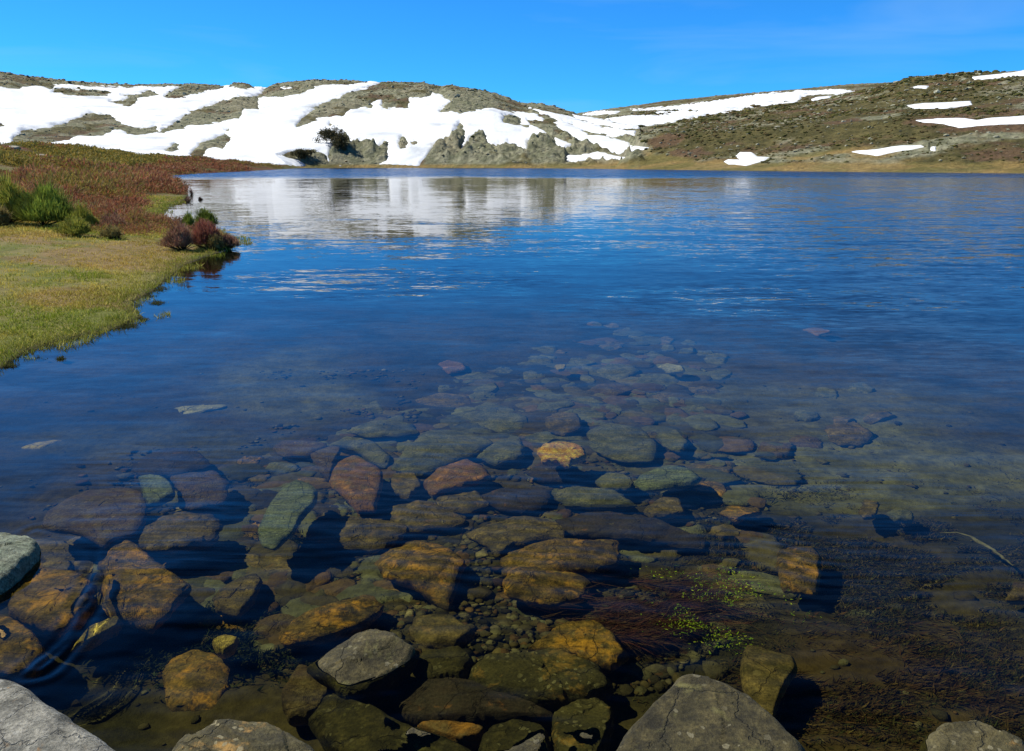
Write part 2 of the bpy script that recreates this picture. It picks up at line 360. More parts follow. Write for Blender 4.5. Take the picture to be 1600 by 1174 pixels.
def H(X, Y, sd=None):
    """terrain height without fine relief"""
    r = np.hypot(X, Y) + 1e-6; az = np.arctan2(X, Y)
    if sd is None: sd = -sdpoly(X, Y, LAKE)      # positive on land
    def layer(pts, xs, rs, r0, pw, fall):
        rr_ = ridge_r(az, xs, rs); zr = HC + ip(az, pts) * rr_
        tt = np.clip((r - r0) / (rr_ - r0), 0, 1)
        prof = np.sin(tt * math.pi / 2) ** pw
        prof = 0.55 * prof + 0.45 * tt
        return np.where(r < rr_, zr * prof, zr - (r - rr_) * fall)
    zl = layer(LEFT_RIDGE, [-500, 0, 300, 420, 590, 700, 900, 1000], [760, 720, 680, 620, 560, 500, 430, 330], 235., 1.3, 0.22)
    zr = layer(RIGHT_RIDGE, [960, 1000, 1140, 1330, 1415, 1600, 2100], [280, 300, 380, 470, 520, 520, 480], 130., 1.15, 0.10)
    zf = layer(FAR_RIDGE, [-500, 2100], [1250, 1250], 420., 1.0, 0.05)
    # left bank: flat meadow then a long heathery rise
    rb = ridge_r(az, [-900, -400, 0, 200, 400, 478], [70, 90, 120, 150, 200, 240]); zb = HC + ip(az, BANK_RIDGE) * rb
    tb = np.clip((r - 20) / (rb - 20), 0, 1)
    zbank = np.where(r < rb, 0.28 + np.maximum(zb - 0.28, 0) * (0.75 * tb + 0.25 * tb * tb), np.maximum(zb - (r - rb) * 0.05, 0.6))
    z = np.maximum(np.maximum(zl, zr), np.maximum(zf, zbank))
    slope = 0.055 + 0.10 * sstep(20, 80, r) + 0.25 * sstep(200, 280, r)
    z = np.minimum(z, 0.012 + slope * np.maximum(sd, 0) + 0.0008 * np.maximum(sd, 0) ** 2)
    # lake bed
    wd = np.maximum(-sd, 0)
    nearr = np.interp(r, BED_R, BED_Z)
    bed = -np.minimum(nearr, 0.02 + 0.20 * wd ** 0.9)
    return np.where(sd > 0, z, bed), sd
def ground_hit(px, py, rmax=900):
    x, y, dz = ray(px, py); h = math.hypot(x, y)
    r = np.geomspace(3, rmax, 1500); X = x / h * r; Y = y / h * r
    z, _ = H(X, Y); zr = HC + dz / h * r
    i = int(np.argmax(z >= zr)); return float(X[i]), float(Y[i]), float(z[i])

# ------------------------------------------------------------------ snow and rock patches seen on the hills
ROCKP = [c1(q) for q in [
 [(-900,40),(0,60),(300,104),(620,124),(850,123),(852,139),(620,142),(420,138),(300,131),(250,136),(240,150),(170,138),(80,147),(0,140),(-900,130)],
 [(245,155),(270,145),(400,148),(500,158),(540,172),(430,180),(330,177),(245,167)],
 [(510,210),(560,208),(590,190),(560,178),(640,172),(690,155),(740,175),(640,195),(630,215),(600,230),(560,220)],
 [(765,183),(800,155),(830,136),(860,120),(1000,120),(1040,141),(1010,155),(920,170),(860,183),(790,190)],
 [(1045,144),(1080,110),(1140,110),(1195,146)],
 [(730,345),(800,305),(880,255),(960,228),(1050,195),(1110,180),(1190,180),(1215,160),(1260,105),(1460,95),(1700,95),(1700,121),(1500,128),(1458,135),(1450,150),(1400,165),(1320,183),(1230,183),(1198,190),(1195,240),(1160,240),(1130,240),(1110,280),(1070,290),(1000,300),(940,310),(870,320),(780,340)],
 [(60,362),(120,335),(230,325),(300,305),(420,262),(515,265),(515,280),(590,315),(650,322),(720,320),(735,340),(640,362),(590,355),(560,335),(530,335),(480,360),(360,358),(320,385),(180,400),(60,400)],
 [(880,450),(920,405),(990,370),(1045,348),(1068,370),(1050,400),(1030,425),(1000,415),(960,425),(935,455),(900,480)],
 [(770,433),(810,398),(825,405),(822,425),(800,437)],[(1040,335),(1060,328),(1065,340),(1050,343)],[(-20,305),(10,308),(20,320),(5,328),(-20,328)]]]
ROCKP += [c2(q) for q in [
 [(190,290),(230,235),(310,185),(430,140),(570,93),(580,60),(780,60),(1100,100),(1230,150),(1500,210),(1700,260),(1850,300),(1850,420),(1560,405),(1500,430),(1430,462),(1440,420),(1470,385),(1380,345),(1330,315),(1275,290),(1260,264),(1350,272),(1290,235),(1150,220),(1080,205),(940,238),(900,222),(855,225),(905,175),(850,145),(820,138),(770,168),(715,165),(700,205),(655,205),(585,215),(585,165),(520,195),(440,215),(400,245),(300,250)],
 [(1140,240),(1190,235),(1225,255),(1225,275),(1280,290),(1260,300),(1225,290),(1150,275)],
 [(655,370),(680,343),(705,355),(700,380),(670,392)],[(715,362),(740,355),(745,370),(725,375)],[(510,190),(535,188),(537,208),(515,210)],[(338,288),(345,276),(350,282),(343,292)],
 [(340,475),(330,430),(360,385),(375,365),(410,330),(440,370),(500,360),(540,365),(560,385),(600,362),(612,365),(605,445),(560,465),(540,480)],
 [(105,425),(160,402),(250,398),(330,420),(345,480),(230,480),(220,455),(180,440)],
 [(745,480),(765,450),(830,370),(900,340),(945,278),(967,312),(965,345),(948,402),(1000,340),(1050,320),(1080,375),(1150,380),(1170,370),(1250,400),(1260,360),(1340,340),(1400,345),(1430,390),(1475,385),(1440,420),(1430,480)],
 [(-400,462),(220,470),(560,468),(750,466),(1430,458),(1700,452),(1700,520),(-400,520)]]]
SNOWL = [(-700,-100),(900,-100),(898,185),(868,200),(868,262),(-700,262)]
SNOWF = [c3(q) for q in [
 [(185,212),(250,200),(410,197),(350,188),(510,183),(470,178),(270,178),(420,165),(500,155),(560,150),(700,128),(840,115),(980,110),(1030,116),(960,125),(870,128),(830,148),(740,160),(620,180),(480,205),(330,232),(260,228)],
 [(110,194),(170,183),(235,183),(220,192)],
 [(75,192),(130,205),(220,222),(305,238),(300,246),(230,240),(150,225),(90,205)],
 [(-72,170),(0,182),(60,200),(120,222),(180,240),(290,250),(290,270),(230,272),(150,262),(80,232),(0,200),(-40,188)],
 [(5,220),(40,215),(130,262),(180,268),(260,285),(270,298),(330,308),(300,315),(230,328),(180,310),(150,295),(90,285),(50,250)],
 [(10,268),(25,275),(75,295),(70,305),(45,312),(20,295)],
 [(55,325),(90,328),(160,315),(240,335),(300,347),(240,352),(55,353)]]] + [c1([(1300,138),(1370,136),(1380,142),(1310,144)]), c1([(245,131),(340,131),(350,140),(260,146)])]
SNOWR = [
 ('snow patch low by the lake shore at the foot of the right hill', c3([(585,352),(600,345),(640,345),(625,335),(640,320),(680,322),(700,335),(745,337),(720,350),(660,365),(600,362)])),
 ('long thin snow patch in the grass hollow near the right shore', c3([(1005,318),(1100,310),(1180,298),(1250,296),(1265,303),(1220,312),(1150,322),(1100,333),(1050,325)])),
 ('tiny dot of snow beside the long thin patch by the right shore', c3([(1283,302),(1305,300),(1300,316),(1285,313)])),
 ('largest snow patch on the right hill, running out of the frame', c3([(1225,212),(1310,205),(1400,205),(1440,212),(1480,205),(1600,197),(1700,195),(1700,225),(1600,225),(1440,230),(1380,238),(1330,225),(1260,220)])),
 ('flat snow patch high on the right hill above the largest one', c3([(1200,160),(1260,152),(1420,146),(1425,158),(1330,172),(1230,170)])),
 ('small snow streak just under the skyline of the right hill', c3([(1215,104),(1240,98),(1280,99),(1270,107),(1225,109)])),
 ('snow bank on the very skyline at the right end of the ridge', c3([(1420,68),(1600,45),(1700,35),(1700,65),(1600,65),(1430,82)])),
 ('small snow strip where the far snowfield meets the right hill', c3([(880,140),(900,135),(950,130),(940,137),(885,148)])),
 ('narrow snow sliver past the upper tip of the far snowfield', c3([(1040,108),(1090,101),(1095,107),(1050,113)]))]

# ------------------------------------------------------------------ hills
def grid_faces(nr, na):
    i = np.arange(nr - 1)[:, None] * na + np.arange(na - 1)[None, :]
    return np.stack([i, i + 1, i + na + 1, i + na], -1).reshape(-1, 4)[:, ::-1]
def mixc(a, b, f): f = f[..., None]; return np.asarray(a) * (1 - f) + np.asarray(b) * f

R0 = 120.0
az = np.linspace(R(-47), R(47), 1500); rad = np.concatenate([np.geomspace(R0, 900, 520), np.geomspace(910, 1500, 60)])
A, RR = np.meshgrid(az, rad); X = np.sin(A) * RR; Y = np.cos(A) * RR
Z, SD = H(X, Y)
PX, PY = proj(X, Y, Z)
wob = fbm(X / 14, Y / 14, 4, 3) * 7 + fbm(X / 3.5, Y / 3.5, 3, 5) * 3
MG = 14
rock_sd = np.full(X.shape, -float(MG))
for q in ROCKP: rock_sd = np.maximum(rock_sd, sdpoly(PX, PY, q, MG))
snow_sd = np.minimum(sdpoly(PX, PY, SNOWL, MG), -rock_sd)
sf = np.full(X.shape, -float(MG))
for q in SNOWF: sf = np.maximum(sf, sdpoly(PX, PY, q, MG))
snow_sd = np.maximum(snow_sd, sf)
r_sds = [sdpoly(PX, PY, q, MG) for _, q in SNOWR]
r_max = np.max(r_sds, 0); all_sd = np.maximum(snow_sd, r_max)
all_sd = all_sd + (wob * 0.5 + fbm(X / 1.3, Y / 3.0, 3, 6) * 3.2 + fbm(X / 5, Y / 6, 4, 16) * 8) * np.clip(1.0 - np.abs(all_sd) / 12, 0, 1) * np.where(r_max > -6, 0.3, 1.0)
bankz0 = (RR < 244) & (PX < 520)
all_sd = np.where((SD < 1.0) | bankz0, -MG, all_sd)
land = sstep(1.0, 12.0, SD)
leftw = 1 - sstep(995, 1015, PX)
rockw = sstep(0.5, -4, all_sd)
# relief: craggy granite blocks where the snow is off, scrub cushions elsewhere
w1, w2, wc = worley(X / 5.0 + fbm(X / 9, Y / 9, 3, 8), Y / 5.0, 11)
w3, w4, wd_ = worley(X / 2.3, Y / 2.3 + fbm(X / 4, Y / 4, 3, 9), 21)
crag = np.maximum(0, 1.0 - w1 * 1.15) * (0.3 + wc) * 1.1 + np.maximum(0, 0.8 - w3) * (0.3 + wd_) * 0.9
crag *= 0.35 + 0.65 * sstep(-0.12, 0.15, fbm(X / 40, Y / 40, 4, 31) + 0.12 * leftw)
frontcrag = leftw * sstep(640, 700, PX) * sstep(200, 225, PY) + leftw * sstep(440, 540, PX) * sstep(205, 225, PY) * (1 - sstep(620, 640, PX))
frontcrag = np.clip(frontcrag, 0, 1)
grass_flat = sstep(253, 258, PY) * sstep(900, 1000, PX) + sstep(256, 259, PY) * (1 - sstep(900, 1000, PX))
grass_flat = np.clip(grass_flat + sstep(0.10, 0.20, fbm(X / 30, Y / 30, 4, 77) + 0.1 * sstep(235, 255, PY)) * (1 - leftw) * sstep(200, 240, PY), 0, 1)
relief = crag * (1 + 2.0 * frontcrag) * (1 - 0.85 * grass_flat)
undul = fbm(X / 60, Y / 60, 4, 41) * 3.0 * sstep(5, 60, SD) * np.clip(np.abs(RR) / 500, 0, 1)
bankw = sstep(244, 236, RR) * (A < azel(480, 260)[0])
bankzone = (bankw > 0) & (PX < 500)
Z2 = Z + land * (undul * 0.5 + relief * rockw * np.where(bankzone, 0.12, 1.0) * np.clip(RR / 420, 0.35, 1.0) + fbm(X / 5, Y / 5, 4, 51) * 0.5 * rockw)
Z2 = np.where(SD > 0, Z2, Z)
# colours
veg = fbm(X / 16, Y / 16, 5, 61); fine_ = fbm(X / 2.2, Y / 2.2, 4, 71)
granite = mixc((0.15, 0.155, 0.095), (0.25, 0.245, 0.165), sstep(-0.15, 0.2, fine_))
granite = mixc(granite, (0.245, 0.19, 0.135), sstep(0.03, 0.2, fbm(X / 25, Y / 25, 4, 66)) * 0.2)
scrub = mixc((0.060, 0.055, 0.018), (0.10, 0.085, 0.028), sstep(-0.2, 0.2, fine_))
scrub = mixc(scrub, (0.105, 0.065, 0.035), sstep(0.0, 0.18, fbm(X / 11, Y / 11, 4, 91)))
drygrass = mixc((0.24, 0.17, 0.06), (0.15, 0.13, 0.04), sstep(-0.15, 0.15, fbm(X / 8, Y / 8, 4, 95)))
gaps = sstep(0.02, -0.10, w2 - w1 - 0.14) * 0.0
vleft = sstep(0.03, 0.13, veg + 0.05 * sstep(150, 130, PY) - 0.03 * frontcrag); vright = sstep(-0.10, 0.03, veg - 0.25 * (relief / 2.6 - 0.5) * 0.35)
C = mixc(granite, scrub, np.where(PX < 1000, vleft * 0.85, vright * 0.95))
C = mixc(C, drygrass, grass_flat * 0.9)
C = mixc(C, (0.17, 0.11, 0.05), np.clip(np.where(bankzone, 1.0, 0.0), 0, 1))
bankveg = mixc((0.085, 0.085, 0.018), (0.13, 0.055, 0.03), sstep(-0.05, 0.08, fbm(X / 9, Y / 5, 4, 15)))
C = np.where(bankzone[..., None], bankveg, C)
F_all = grid_faces(*X.shape)
V = np.stack([X, Y, Z2], -1).reshape(-1, 3)
HX, HY, HZ, HSD, Hall, HPX, HPY, HR, Hbank, Hgrass = X, Y, Z2, SD, all_sd, PX, PY, RR, bankzone, grass_flat
hills = mesh('hills', V, F_all, M_HILL, color=C.reshape(-1, 3))
tag(hills, kind='structure')
# snow lies as a sheet of its own over the hills
thick = np.where(all_sd > 0, np.tanh(all_sd / 3) * 0.9, all_sd * 0.32) * np.clip(RR, 200, 1000) / 420
ZS = Z + land * undul * 0.5 + thick + fbm(X / 30, Y / 12, 3, 44) * 0.8 * sstep(0, 6, all_sd)
VS = np.stack([X, Y, ZS], -1).reshape(-1, 3)
sflat = all_sd.ravel(); keep = (sflat[F_all] > -4.5).any(1)
which = np.where(r_max > snow_sd, np.argmax(r_sds, 0) + 1, 0).ravel()
fw = which[F_all[:, 0]]
def sub(name, V, F, mat, **k):
    u, inv = np.unique(F, return_inverse=True); return mesh(name, V[u], inv.reshape(F.shape), mat, **k)
o = sub('snow', VS, F_all[keep & (fw == 0)], M_SNOW)
tag(o, 'old spring snow lying between the rocks of the far hills', 'snow', kind='stuff')
for i, (lab, q) in enumerate(SNOWR):
    f = F_all[keep & (fw == i + 1)]
    if len(f) < 3: continue
    par = {}
    def find(a):
        while par.setdefault(a, a) != a: par[a] = par[par[a]]; a = par[a]
        return a
    for q4 in f.tolist():
        r0_ = find(q4[0])
        for v_ in q4[1:]: par[find(v_)] = r0_
    roots = np.array([find(a) for a in f[:, 0].tolist()]); ur, uc = np.unique(roots, return_counts=True); f = f[roots == ur[np.argmax(uc)]]
    o = sub('snow_patch', VS, f, M_SNOW); tag(o, lab, 'snow patch', 'snow patches on the right hill')

# ------------------------------------------------------------------ near land and lake bed
az = np.linspace(R(-64), R(64), 620); rad = np.geomspace(0.55, R0 + 2.5, 560)
A, RR = np.meshgrid(az, rad); X = np.sin(A) * RR; Y = np.cos(A) * RR
Z, SD = H(X, Y)
PX, PY = proj(X, Y, apparent(RR, Z))
def ell(cx, cy, rx, ry, soft=0.35):
    d = np.hypot((PX - cx) / rx, (PY - cy) / ry) + fbm(X * 1.5, Y * 1.5, 4, 7) * 0.8
    return sstep(1 + soft, 1 - soft, d)
Zl = Z + np.where(SD > 0, fbm(X / 0.6, Y / 0.6, 4, 5) * 0.035 + fbm(X / 6, Y / 6, 3, 6) * np.clip(SD * 0.03, 0, 0.35), fbm(X / 0.35, Y / 0.35, 4, 8) * 0.07 * np.clip(-SD, 0, 1) + fbm(X / 1.7, Y / 1.7, 3, 9) * 0.10 * np.clip(-SD * .5, 0, 1))
Zl = np.where((SD > 0) & (SD < 1.5) & (RR < 40), np.maximum(Zl, 0.004), Zl)
meadow = mixc((0.17, 0.15, 0.055), (0.115, 0.125, 0.030), sstep(-0.12, 0.12, fbm(X / 0.7, Y / 0.7, 5, 12)))
meadow = mixc(meadow, (0.20, 0.13, 0.065), sstep(0.02, 0.15, fbm(X / 2.4, Y / 1.6, 4, 13)) * 0.7)
heath = mixc((0.12, 0.115, 0.035), (0.15, 0.115, 0.05), sstep(-0.08, 0.08, fbm(X / 5, Y / 3, 4, 14)))
ground_c = mixc(meadow, heath, sstep(20, 24, RR))
ground_c = mixc(ground_c, (0.05, 0.045, 0.02), sstep(0.25, 0.0, SD) * (RR < 60) * 0.8)
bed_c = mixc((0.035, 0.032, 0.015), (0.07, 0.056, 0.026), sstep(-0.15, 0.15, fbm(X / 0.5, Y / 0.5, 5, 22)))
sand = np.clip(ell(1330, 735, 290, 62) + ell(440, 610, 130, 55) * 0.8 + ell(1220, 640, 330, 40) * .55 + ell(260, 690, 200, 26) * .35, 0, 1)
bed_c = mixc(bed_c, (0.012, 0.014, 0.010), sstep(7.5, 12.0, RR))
bed_c = mixc(bed_c, mixc((0.17, 0.165, 0.10), (0.10, 0.10, 0.06), sstep(-.1, .15, fbm(X / 0.15, Y / 0.15, 4, 24))), sand)
reddish = ell(1400, 1080, 260, 110) * 0.7
bed_c = mixc(bed_c, (0.085, 0.055, 0.024), reddish)
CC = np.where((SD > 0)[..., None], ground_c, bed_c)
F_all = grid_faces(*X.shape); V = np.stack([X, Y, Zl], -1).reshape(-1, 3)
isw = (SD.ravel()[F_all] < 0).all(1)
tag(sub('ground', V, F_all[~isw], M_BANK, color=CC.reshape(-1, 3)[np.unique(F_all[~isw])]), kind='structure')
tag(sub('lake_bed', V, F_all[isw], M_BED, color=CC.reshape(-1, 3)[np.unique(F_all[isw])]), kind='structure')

# ------------------------------------------------------------------ water body
az = np.linspace(R(-64), R(64), 900); rad = np.concatenate([np.geomspace(0.55, 14, 560), np.geomspace(14.5, 430, 120)])
A, RR = np.meshgrid(az, rad); X = np.sin(A) * RR; Y = np.cos(A) * RR
fall = np.clip(1 - RR / 14, 0, 1) ** 1.5
ZW = fbm(X / 0.30, Y / 0.13, 3, 201) * 0.008 * fall + fbm(X / 1.2, Y / 0.5, 2, 202) * 0.010 * fall
zone = sstep(2.4, 3.0, Y) * sstep(5.0, 3.8, Y) * sstep(-0.05, 0.10, fbm(X / 1.5, Y / 1.0, 3, 204))
ZW += np.sin((Y * 1.0 + X * 0.16 + fbm(X / 0.5, Y / 0.5, 3, 203) * 0.25) * 2 * math.pi / 0.085) * 0.0007 * zone * np.clip(0.5 + 2.5 * fbm(X / 0.6, Y / 0.25, 3, 209), 0, 1)
flow = np.array([on_plane(x, y) for x, y in [(55, 832), (110, 842), (160, 858), (158, 890), (135, 945), (110, 1000), (60, 1045)]])
dm = np.full(X.shape, 9.0)
for (ax, ay), (bx, by) in zip(flow[:-1], flow[1:]):
    ex, ey = bx - ax, by - ay; tt = np.clip(((X - ax) * ex + (Y - ay) * ey) / (ex * ex + ey * ey), 0, 1); dm = np.minimum(dm, np.hypot(X - ax - ex * tt, Y - ay - ey * tt))
dm = np.abs(dm + fbm(X / 0.15, Y / 0.15, 3, 207) * 0.06)
ZW += 0.0017 * np.cos(dm * 2 * math.pi / 0.08) * np.exp(-(dm / 0.075) ** 2) * (0.4 + 1.6 * np.clip(0.5 + 2 * fbm(X / 0.2, Y / 0.2, 3, 208), 0, 1))
o = mesh('water', np.stack([X, Y, ZW], -1).reshape(-1, 3), grid_faces(*X.shape)[:, ::-1], M_WATER, smooth=True)
o.cycles.is_caustics_caster = True; tag(o, kind='structure')

# ------------------------------------------------------------------ stones
def c5(P): return [(x / 2.376, 680 + y / 2.376) for x, y in P]
def c6(P): return [(400 + x / 2.241, 650 + y / 2.241) for x, y in P]
def c7(P): return [(900 + x / 2.24, 650 + y / 2.24) for x, y in P]
def c8(P): return [(200 + x / 1.6, 460 + y / 1.6) for x, y in P]
def resample(P, n):
    P = np.array(P, float); Q = np.vstack([P, P[:1]]); s = np.r_[0, np.cumsum(np.hypot(*np.diff(Q, axis=0).T))]
    u = np.linspace(0, s[-1], n, endpoint=False)
    return np.stack([np.interp(u, s, Q[:, 0]), np.interp(u, s, Q[:, 1])], 1)
STONES = []
def stone(px_poly, z=None, th=0.14, dome=0.03, style='brown', label='', name='stone', cat='rock', group=None, tilt=(0, 0), res=1, rough=1.0, seed=None, facets=5, parent=None):
    P = np.array(px_poly, float); c = P.mean(0)
    if z is None: z = zstone(c[1])
    sd_ = seed if seed is not None else int(abs(c[0] * 13 + c[1] * 7)) % 9973
    rg = np.random.default_rng(sd_)
    n = 64 * res
    Q = resample(P, n)
    # soften corners a little in the picture, then carry the outline to its own depth
    for _ in range(2): Q = 0.25 * np.roll(Q, 1, 0) + 0.5 * Q + 0.25 * np.roll(Q, -1, 0)
    wx, wy = on_plane(Q[:, 0], Q[:, 1], z)
    cx, cy = wx.mean(), wy.mean()
    size = math.sqrt(max(1e-4, 0.5 * abs(np.sum(wx * np.roll(wy, -1) - wy * np.roll(wx, -1)))))
    dx, dy = wx - cx, wy - cy
    ang = np.arctan2(dy, dx)
    jit = 1 + fbm(np.cos(ang) * 3 + sd_, np.sin(ang) * 3, 5, sd_, 0.6) * 0.20 * rough
    dx, dy = dx * jit, dy * jit
    top = np.concatenate([[0.02], np.linspace(0.1, 0.78, 7 * res), np.linspace(0.83, 1.0, 4 * res)])
    rings = []
    pl = [(rg.normal(0, 0.17), rg.normal(0, 0.17), rg.uniform(0.2, 0.9)) for _ in range(facets)]
    th = th * (0.75 if z < -0.02 else 0.8)
    if name == 'stone_slab': name = 'flat_stone'
    edge = min(0.02, th * 0.25)
    for s in top:
        x, y = dx * s, dy * s
        h = np.full(n, 1.0) * dome * (1 - s ** 3)
        for a, b, c_ in pl: h = np.minimum(h, dome * c_ + a * x + b * y + 0.02 * size)
        ns = fbm((x + cx) / (0.35 * size) + sd_, (y + cy) / (0.35 * size), 5, sd_) * 0.10 * size * rough
        led = 0.012 * size * np.sign(np.sin((x * math.cos(sd_) + y * math.sin(sd_)) * 9 / size + 4 * fbm(x / size * 2 + sd_, y / size * 2, 3, sd_ + 1))) * rough
        h = h + led + ns * (0.6 if s < 0.9 else 0.4) - edge * max(0, (s - 0.83) / 0.17) ** 2 + tilt[0] * x + tilt[1] * y
        rings.append(np.stack([x, y, h], 1))
    rim = rings[-1][:, 2].copy()
    for q, s in ((0.08, 1.03), (0.25, 1.045), (0.55, 0.98), (1.0, 0.8)):
        wob_ = 1 + fbm(np.cos(ang) * 4 + q * 5, np.sin(ang) * 4 + sd_, 4, sd_ + 3) * 0.09 * rough
        rings.append(np.stack([dx * s * wob_, dy * s * wob_, rim - th * q], 1))
    V = np.concatenate([[[0, 0, rings[0][:, 2].mean()]]] + rings + [[[0, 0, rim.mean() - th]]])
    nr = len(rings); F = []
    j = np.arange(n); jn = (j + 1) % n
    q = np.concatenate([np.stack([1 + k * n + j, 1 + (k + 1) * n + j, 1 + (k + 1) * n + jn, 1 + k * n + jn], 1) for k in range(nr - 1)])
    capa = np.stack([np.zeros(n, int), 1 + j, 1 + jn, 1 + jn], 1); last = len(V) - 1
    capb = np.stack([np.full(n, last), 1 + (nr - 1) * n + jn, 1 + (nr - 1) * n + j, 1 + (nr - 1) * n + j], 1)
    me = bpy.data.meshes.new(name)
    fl = [tuple(r) for r in q] + [tuple(r[:3]) for r in capa] + [tuple(r[:3]) for r in capb]
    if np.sum(wx * np.roll(wy, -1) - wy * np.roll(wx, -1)) < 0: fl = [f[::-1] for f in fl]
    me.from_pydata([tuple(v) for v in V], [], fl); me.update()
    me.polygons.foreach_set('use_smooth', np.full(len(me.polygons), True))
    me.materials.append(RM[style])
    o = bpy.data.objects.new(name, me); COL.objects.link(o); o.location = (cx, cy, z)
    tag(o, label, cat, group)
    STONES.append(dict(P=P, c=c, label=label, style=style, size=size, o=o, w=(cx, cy)))
    return o
# ---- stones that break or nearly break the surface along the near edge
stone([(-260,1060),(0,1043),(25,1055),(52,1078),(84,1101),(126,1126),(168,1154),(200,1176),(230,1215),(200,1290),(-260,1330)], 0.30, 0.55, 0.03, 'grey', 'big flat pale grey granite block cutting across the lower left corner', 'granite_block', 'rock', res=3, rough=0.35, facets=2)
stone(c5([(610,1190),(660,1130),(720,1095),(800,1050),(850,1040),(920,1050),(1000,1045),(1060,1065),(1120,1100),(1180,1140),(1250,1190),(1260,1300),(600,1300)]), 0.12, 0.45, 0.05, 'lichen', 'dry pale lichened rock at the bottom edge right of the corner block', 'rock', 'rock', res=3, rough=1.0)
stone(c6([(180,855),(260,805),(340,760),(410,742),(480,760),(570,810),(545,850),(470,890),(400,930),(320,950),(290,930),(260,900)]), 0.012, 0.20, 0.05, 'olive', 'oval grey-brown rock just clear of the water, pointed at its left end', res=2, rough=0.8)
stone(c6([(195,1010),(235,940),(290,945),(400,1000),(500,1060),(600,1100),(700,1130),(790,1180),(800,1330),(420,1330),(300,1150),(240,1090)]), -0.035, 0.25, 0.05, 'olive', 'long wet slab slanting down to the bottom edge below the oval rock', 'stone_slab', res=2, rough=0.8, tilt=(0, -0.05))
stone(c6([(735,885),(800,835),(900,825),(1000,808),(1100,825),(1200,870),(1243,930),(1170,975),(1060,985),(980,972),(900,950),(800,920)]), -0.06, 0.22, 0.05, 'lichen', 'long rock with yellow and white lichen crust, left of the big boulder', res=2, rough=1.3)
stone(c6([(1045,1010),(1120,962),(1200,955),(1247,1000),(1245,1060),(1235,1110),(1190,1230),(1050,1230),(1035,1090)]), -0.03, 0.22, 0.06, 'lichen', 'crusted upright rock wedged between the small grey rock and the big boulder', res=2, rough=1.2)
stone(c6([(795,1095),(840,1060),(900,1045),(960,1050),(1010,1090),(1035,1130),(1040,1240),(770,1240)]), -0.02, 0.2, 0.05, 'olive', 'small grey rock at the bottom edge below the lichen-crusted long rock', res=2)
stone(c7([(110,1190),(180,1095),(250,1020),(320,950),(350,915),(390,903),(460,910),(540,940),(620,990),(700,1060),(770,1130),(830,1180),(840,1330),(80,1330)]), 0.06, 0.5, 0.10, 'olive', 'big rounded grey-brown boulder rising at the bottom edge right of centre', 'boulder', res=3, rough=0.35, facets=1)
stone(c7([(1220,1110),(1280,1085),(1350,1075),(1380,1062),(1430,1080),(1490,1110),(1575,1150),(1640,1290),(1230,1290)]), 0.0, 0.3, 0.06, 'lichen', 'wet pale-streaked rock in the lower right corner', res=2)
stone(c5([(-60,330),(0,328),(60,335),(110,350),(140,380),(120,420),(60,480),(0,525),(-60,560)]), 0.07, 0.3, 0.04, 'green', 'grey-green dry rock at the left edge where the water spills past', res=2)
stone(c5([(15,570),(60,520),(120,495),(200,482),(280,490),(335,530),(335,600),(300,660),(240,690),(180,700),(110,680),(40,640)]), -0.035, 0.25, 0.05, 'amber', 'yellow-mottled rock with grey shadowed side below the grey-green dry rock', res=2)
stone(c5([(-120,650),(0,655),(60,680),(130,730),(160,790),(110,850),(40,875),(-120,900)]), -0.03, 0.25, 0.05, 'amber', 'yellow-crusted rock at the left edge just above the pale corner block', res=2)
stone(c5([(370,470),(420,400),(470,362),(510,390),(560,440),(620,490),(692,545),(640,610),(560,670),(480,650),(400,640),(375,560)]), -0.06, 0.22, 0.03, 'amber', 'submerged pentagonal orange-brown rock with a grey-green upper tip', res=2, tilt=(0, 0.06))
stone(c5([(150,315),(180,260),(240,220),(330,180),(450,170),(515,190),(542,260),(532,310),(490,350),(430,362),(380,395),(300,350),(220,335)]), -0.05, 0.16, 0.03, 'red', 'broad dark red slab just under the water near the left edge', 'stone_slab', res=2, rough=0.6)
stone(c5([(515,150),(560,140),(620,150),(650,205),(600,230),(550,240),(530,200)]), -0.02, 0.14, 0.02, 'green', 'small square grey-green stone on the right shoulder of the dark red slab', 'stone')
stone(c5([(515,395),(530,340),(600,300),(680,278),(780,285),(820,320),(800,380),(700,405),(600,418)]), -0.10, 0.15, 0.03, 'brown', 'rounded brown stone with pale yellowish spots below the small square stone', 'stone', res=2)
stone(c5([(960,335),(1000,250),(1050,185),(1100,160),(1150,180),(1178,200),(1170,245),(1120,300),(1090,350),(1020,400),(975,385)]), -0.03, 0.12, 0.02, 'green', 'bright grey-green elongated slab standing out on the left, leaning up to the right', 'stone_slab', res=2, rough=0.5)
stone(c5([(630,150),(700,135),(800,125),(850,170),(830,235),(740,250),(655,255),(665,200)]), -0.15, 0.12, 0.02, 'red', 'flat reddish-brown stone immediately right of the small square stone', 'stone')
stone(c5([(785,755),(840,735),(885,745),(872,775),(830,797),(800,785)]), -0.12, 0.10, 0.02, 'ochre', 'small bright yellow-green stone alone in the dark lower left water', 'stone')
stone(c5([(790,590),(850,530),(950,490),(972,520),(940,600),(880,650),(800,640)]), -0.24, 0.12, 0.03, 'brown', 'dim triangular brown stone between the pentagonal rock and the grey-green slab', 'stone')
stone(c5([(330,712),(420,665),(452,660),(455,690),(400,720),(330,765),(255,785)]), -0.12, 0.10, 0.02, 'ochre', 'thin yellow-edged sliver of stone under the pentagonal rock', 'stone')
stone(c5([(600,860),(640,795),(720,770),(800,790),(872,840),(850,920),(800,1015),(700,1015),(620,1005)]), -0.26, 0.15, 0.04, 'amber', 'large dim amber stone deep in the dark water above the bottom edge rock', 'stone')
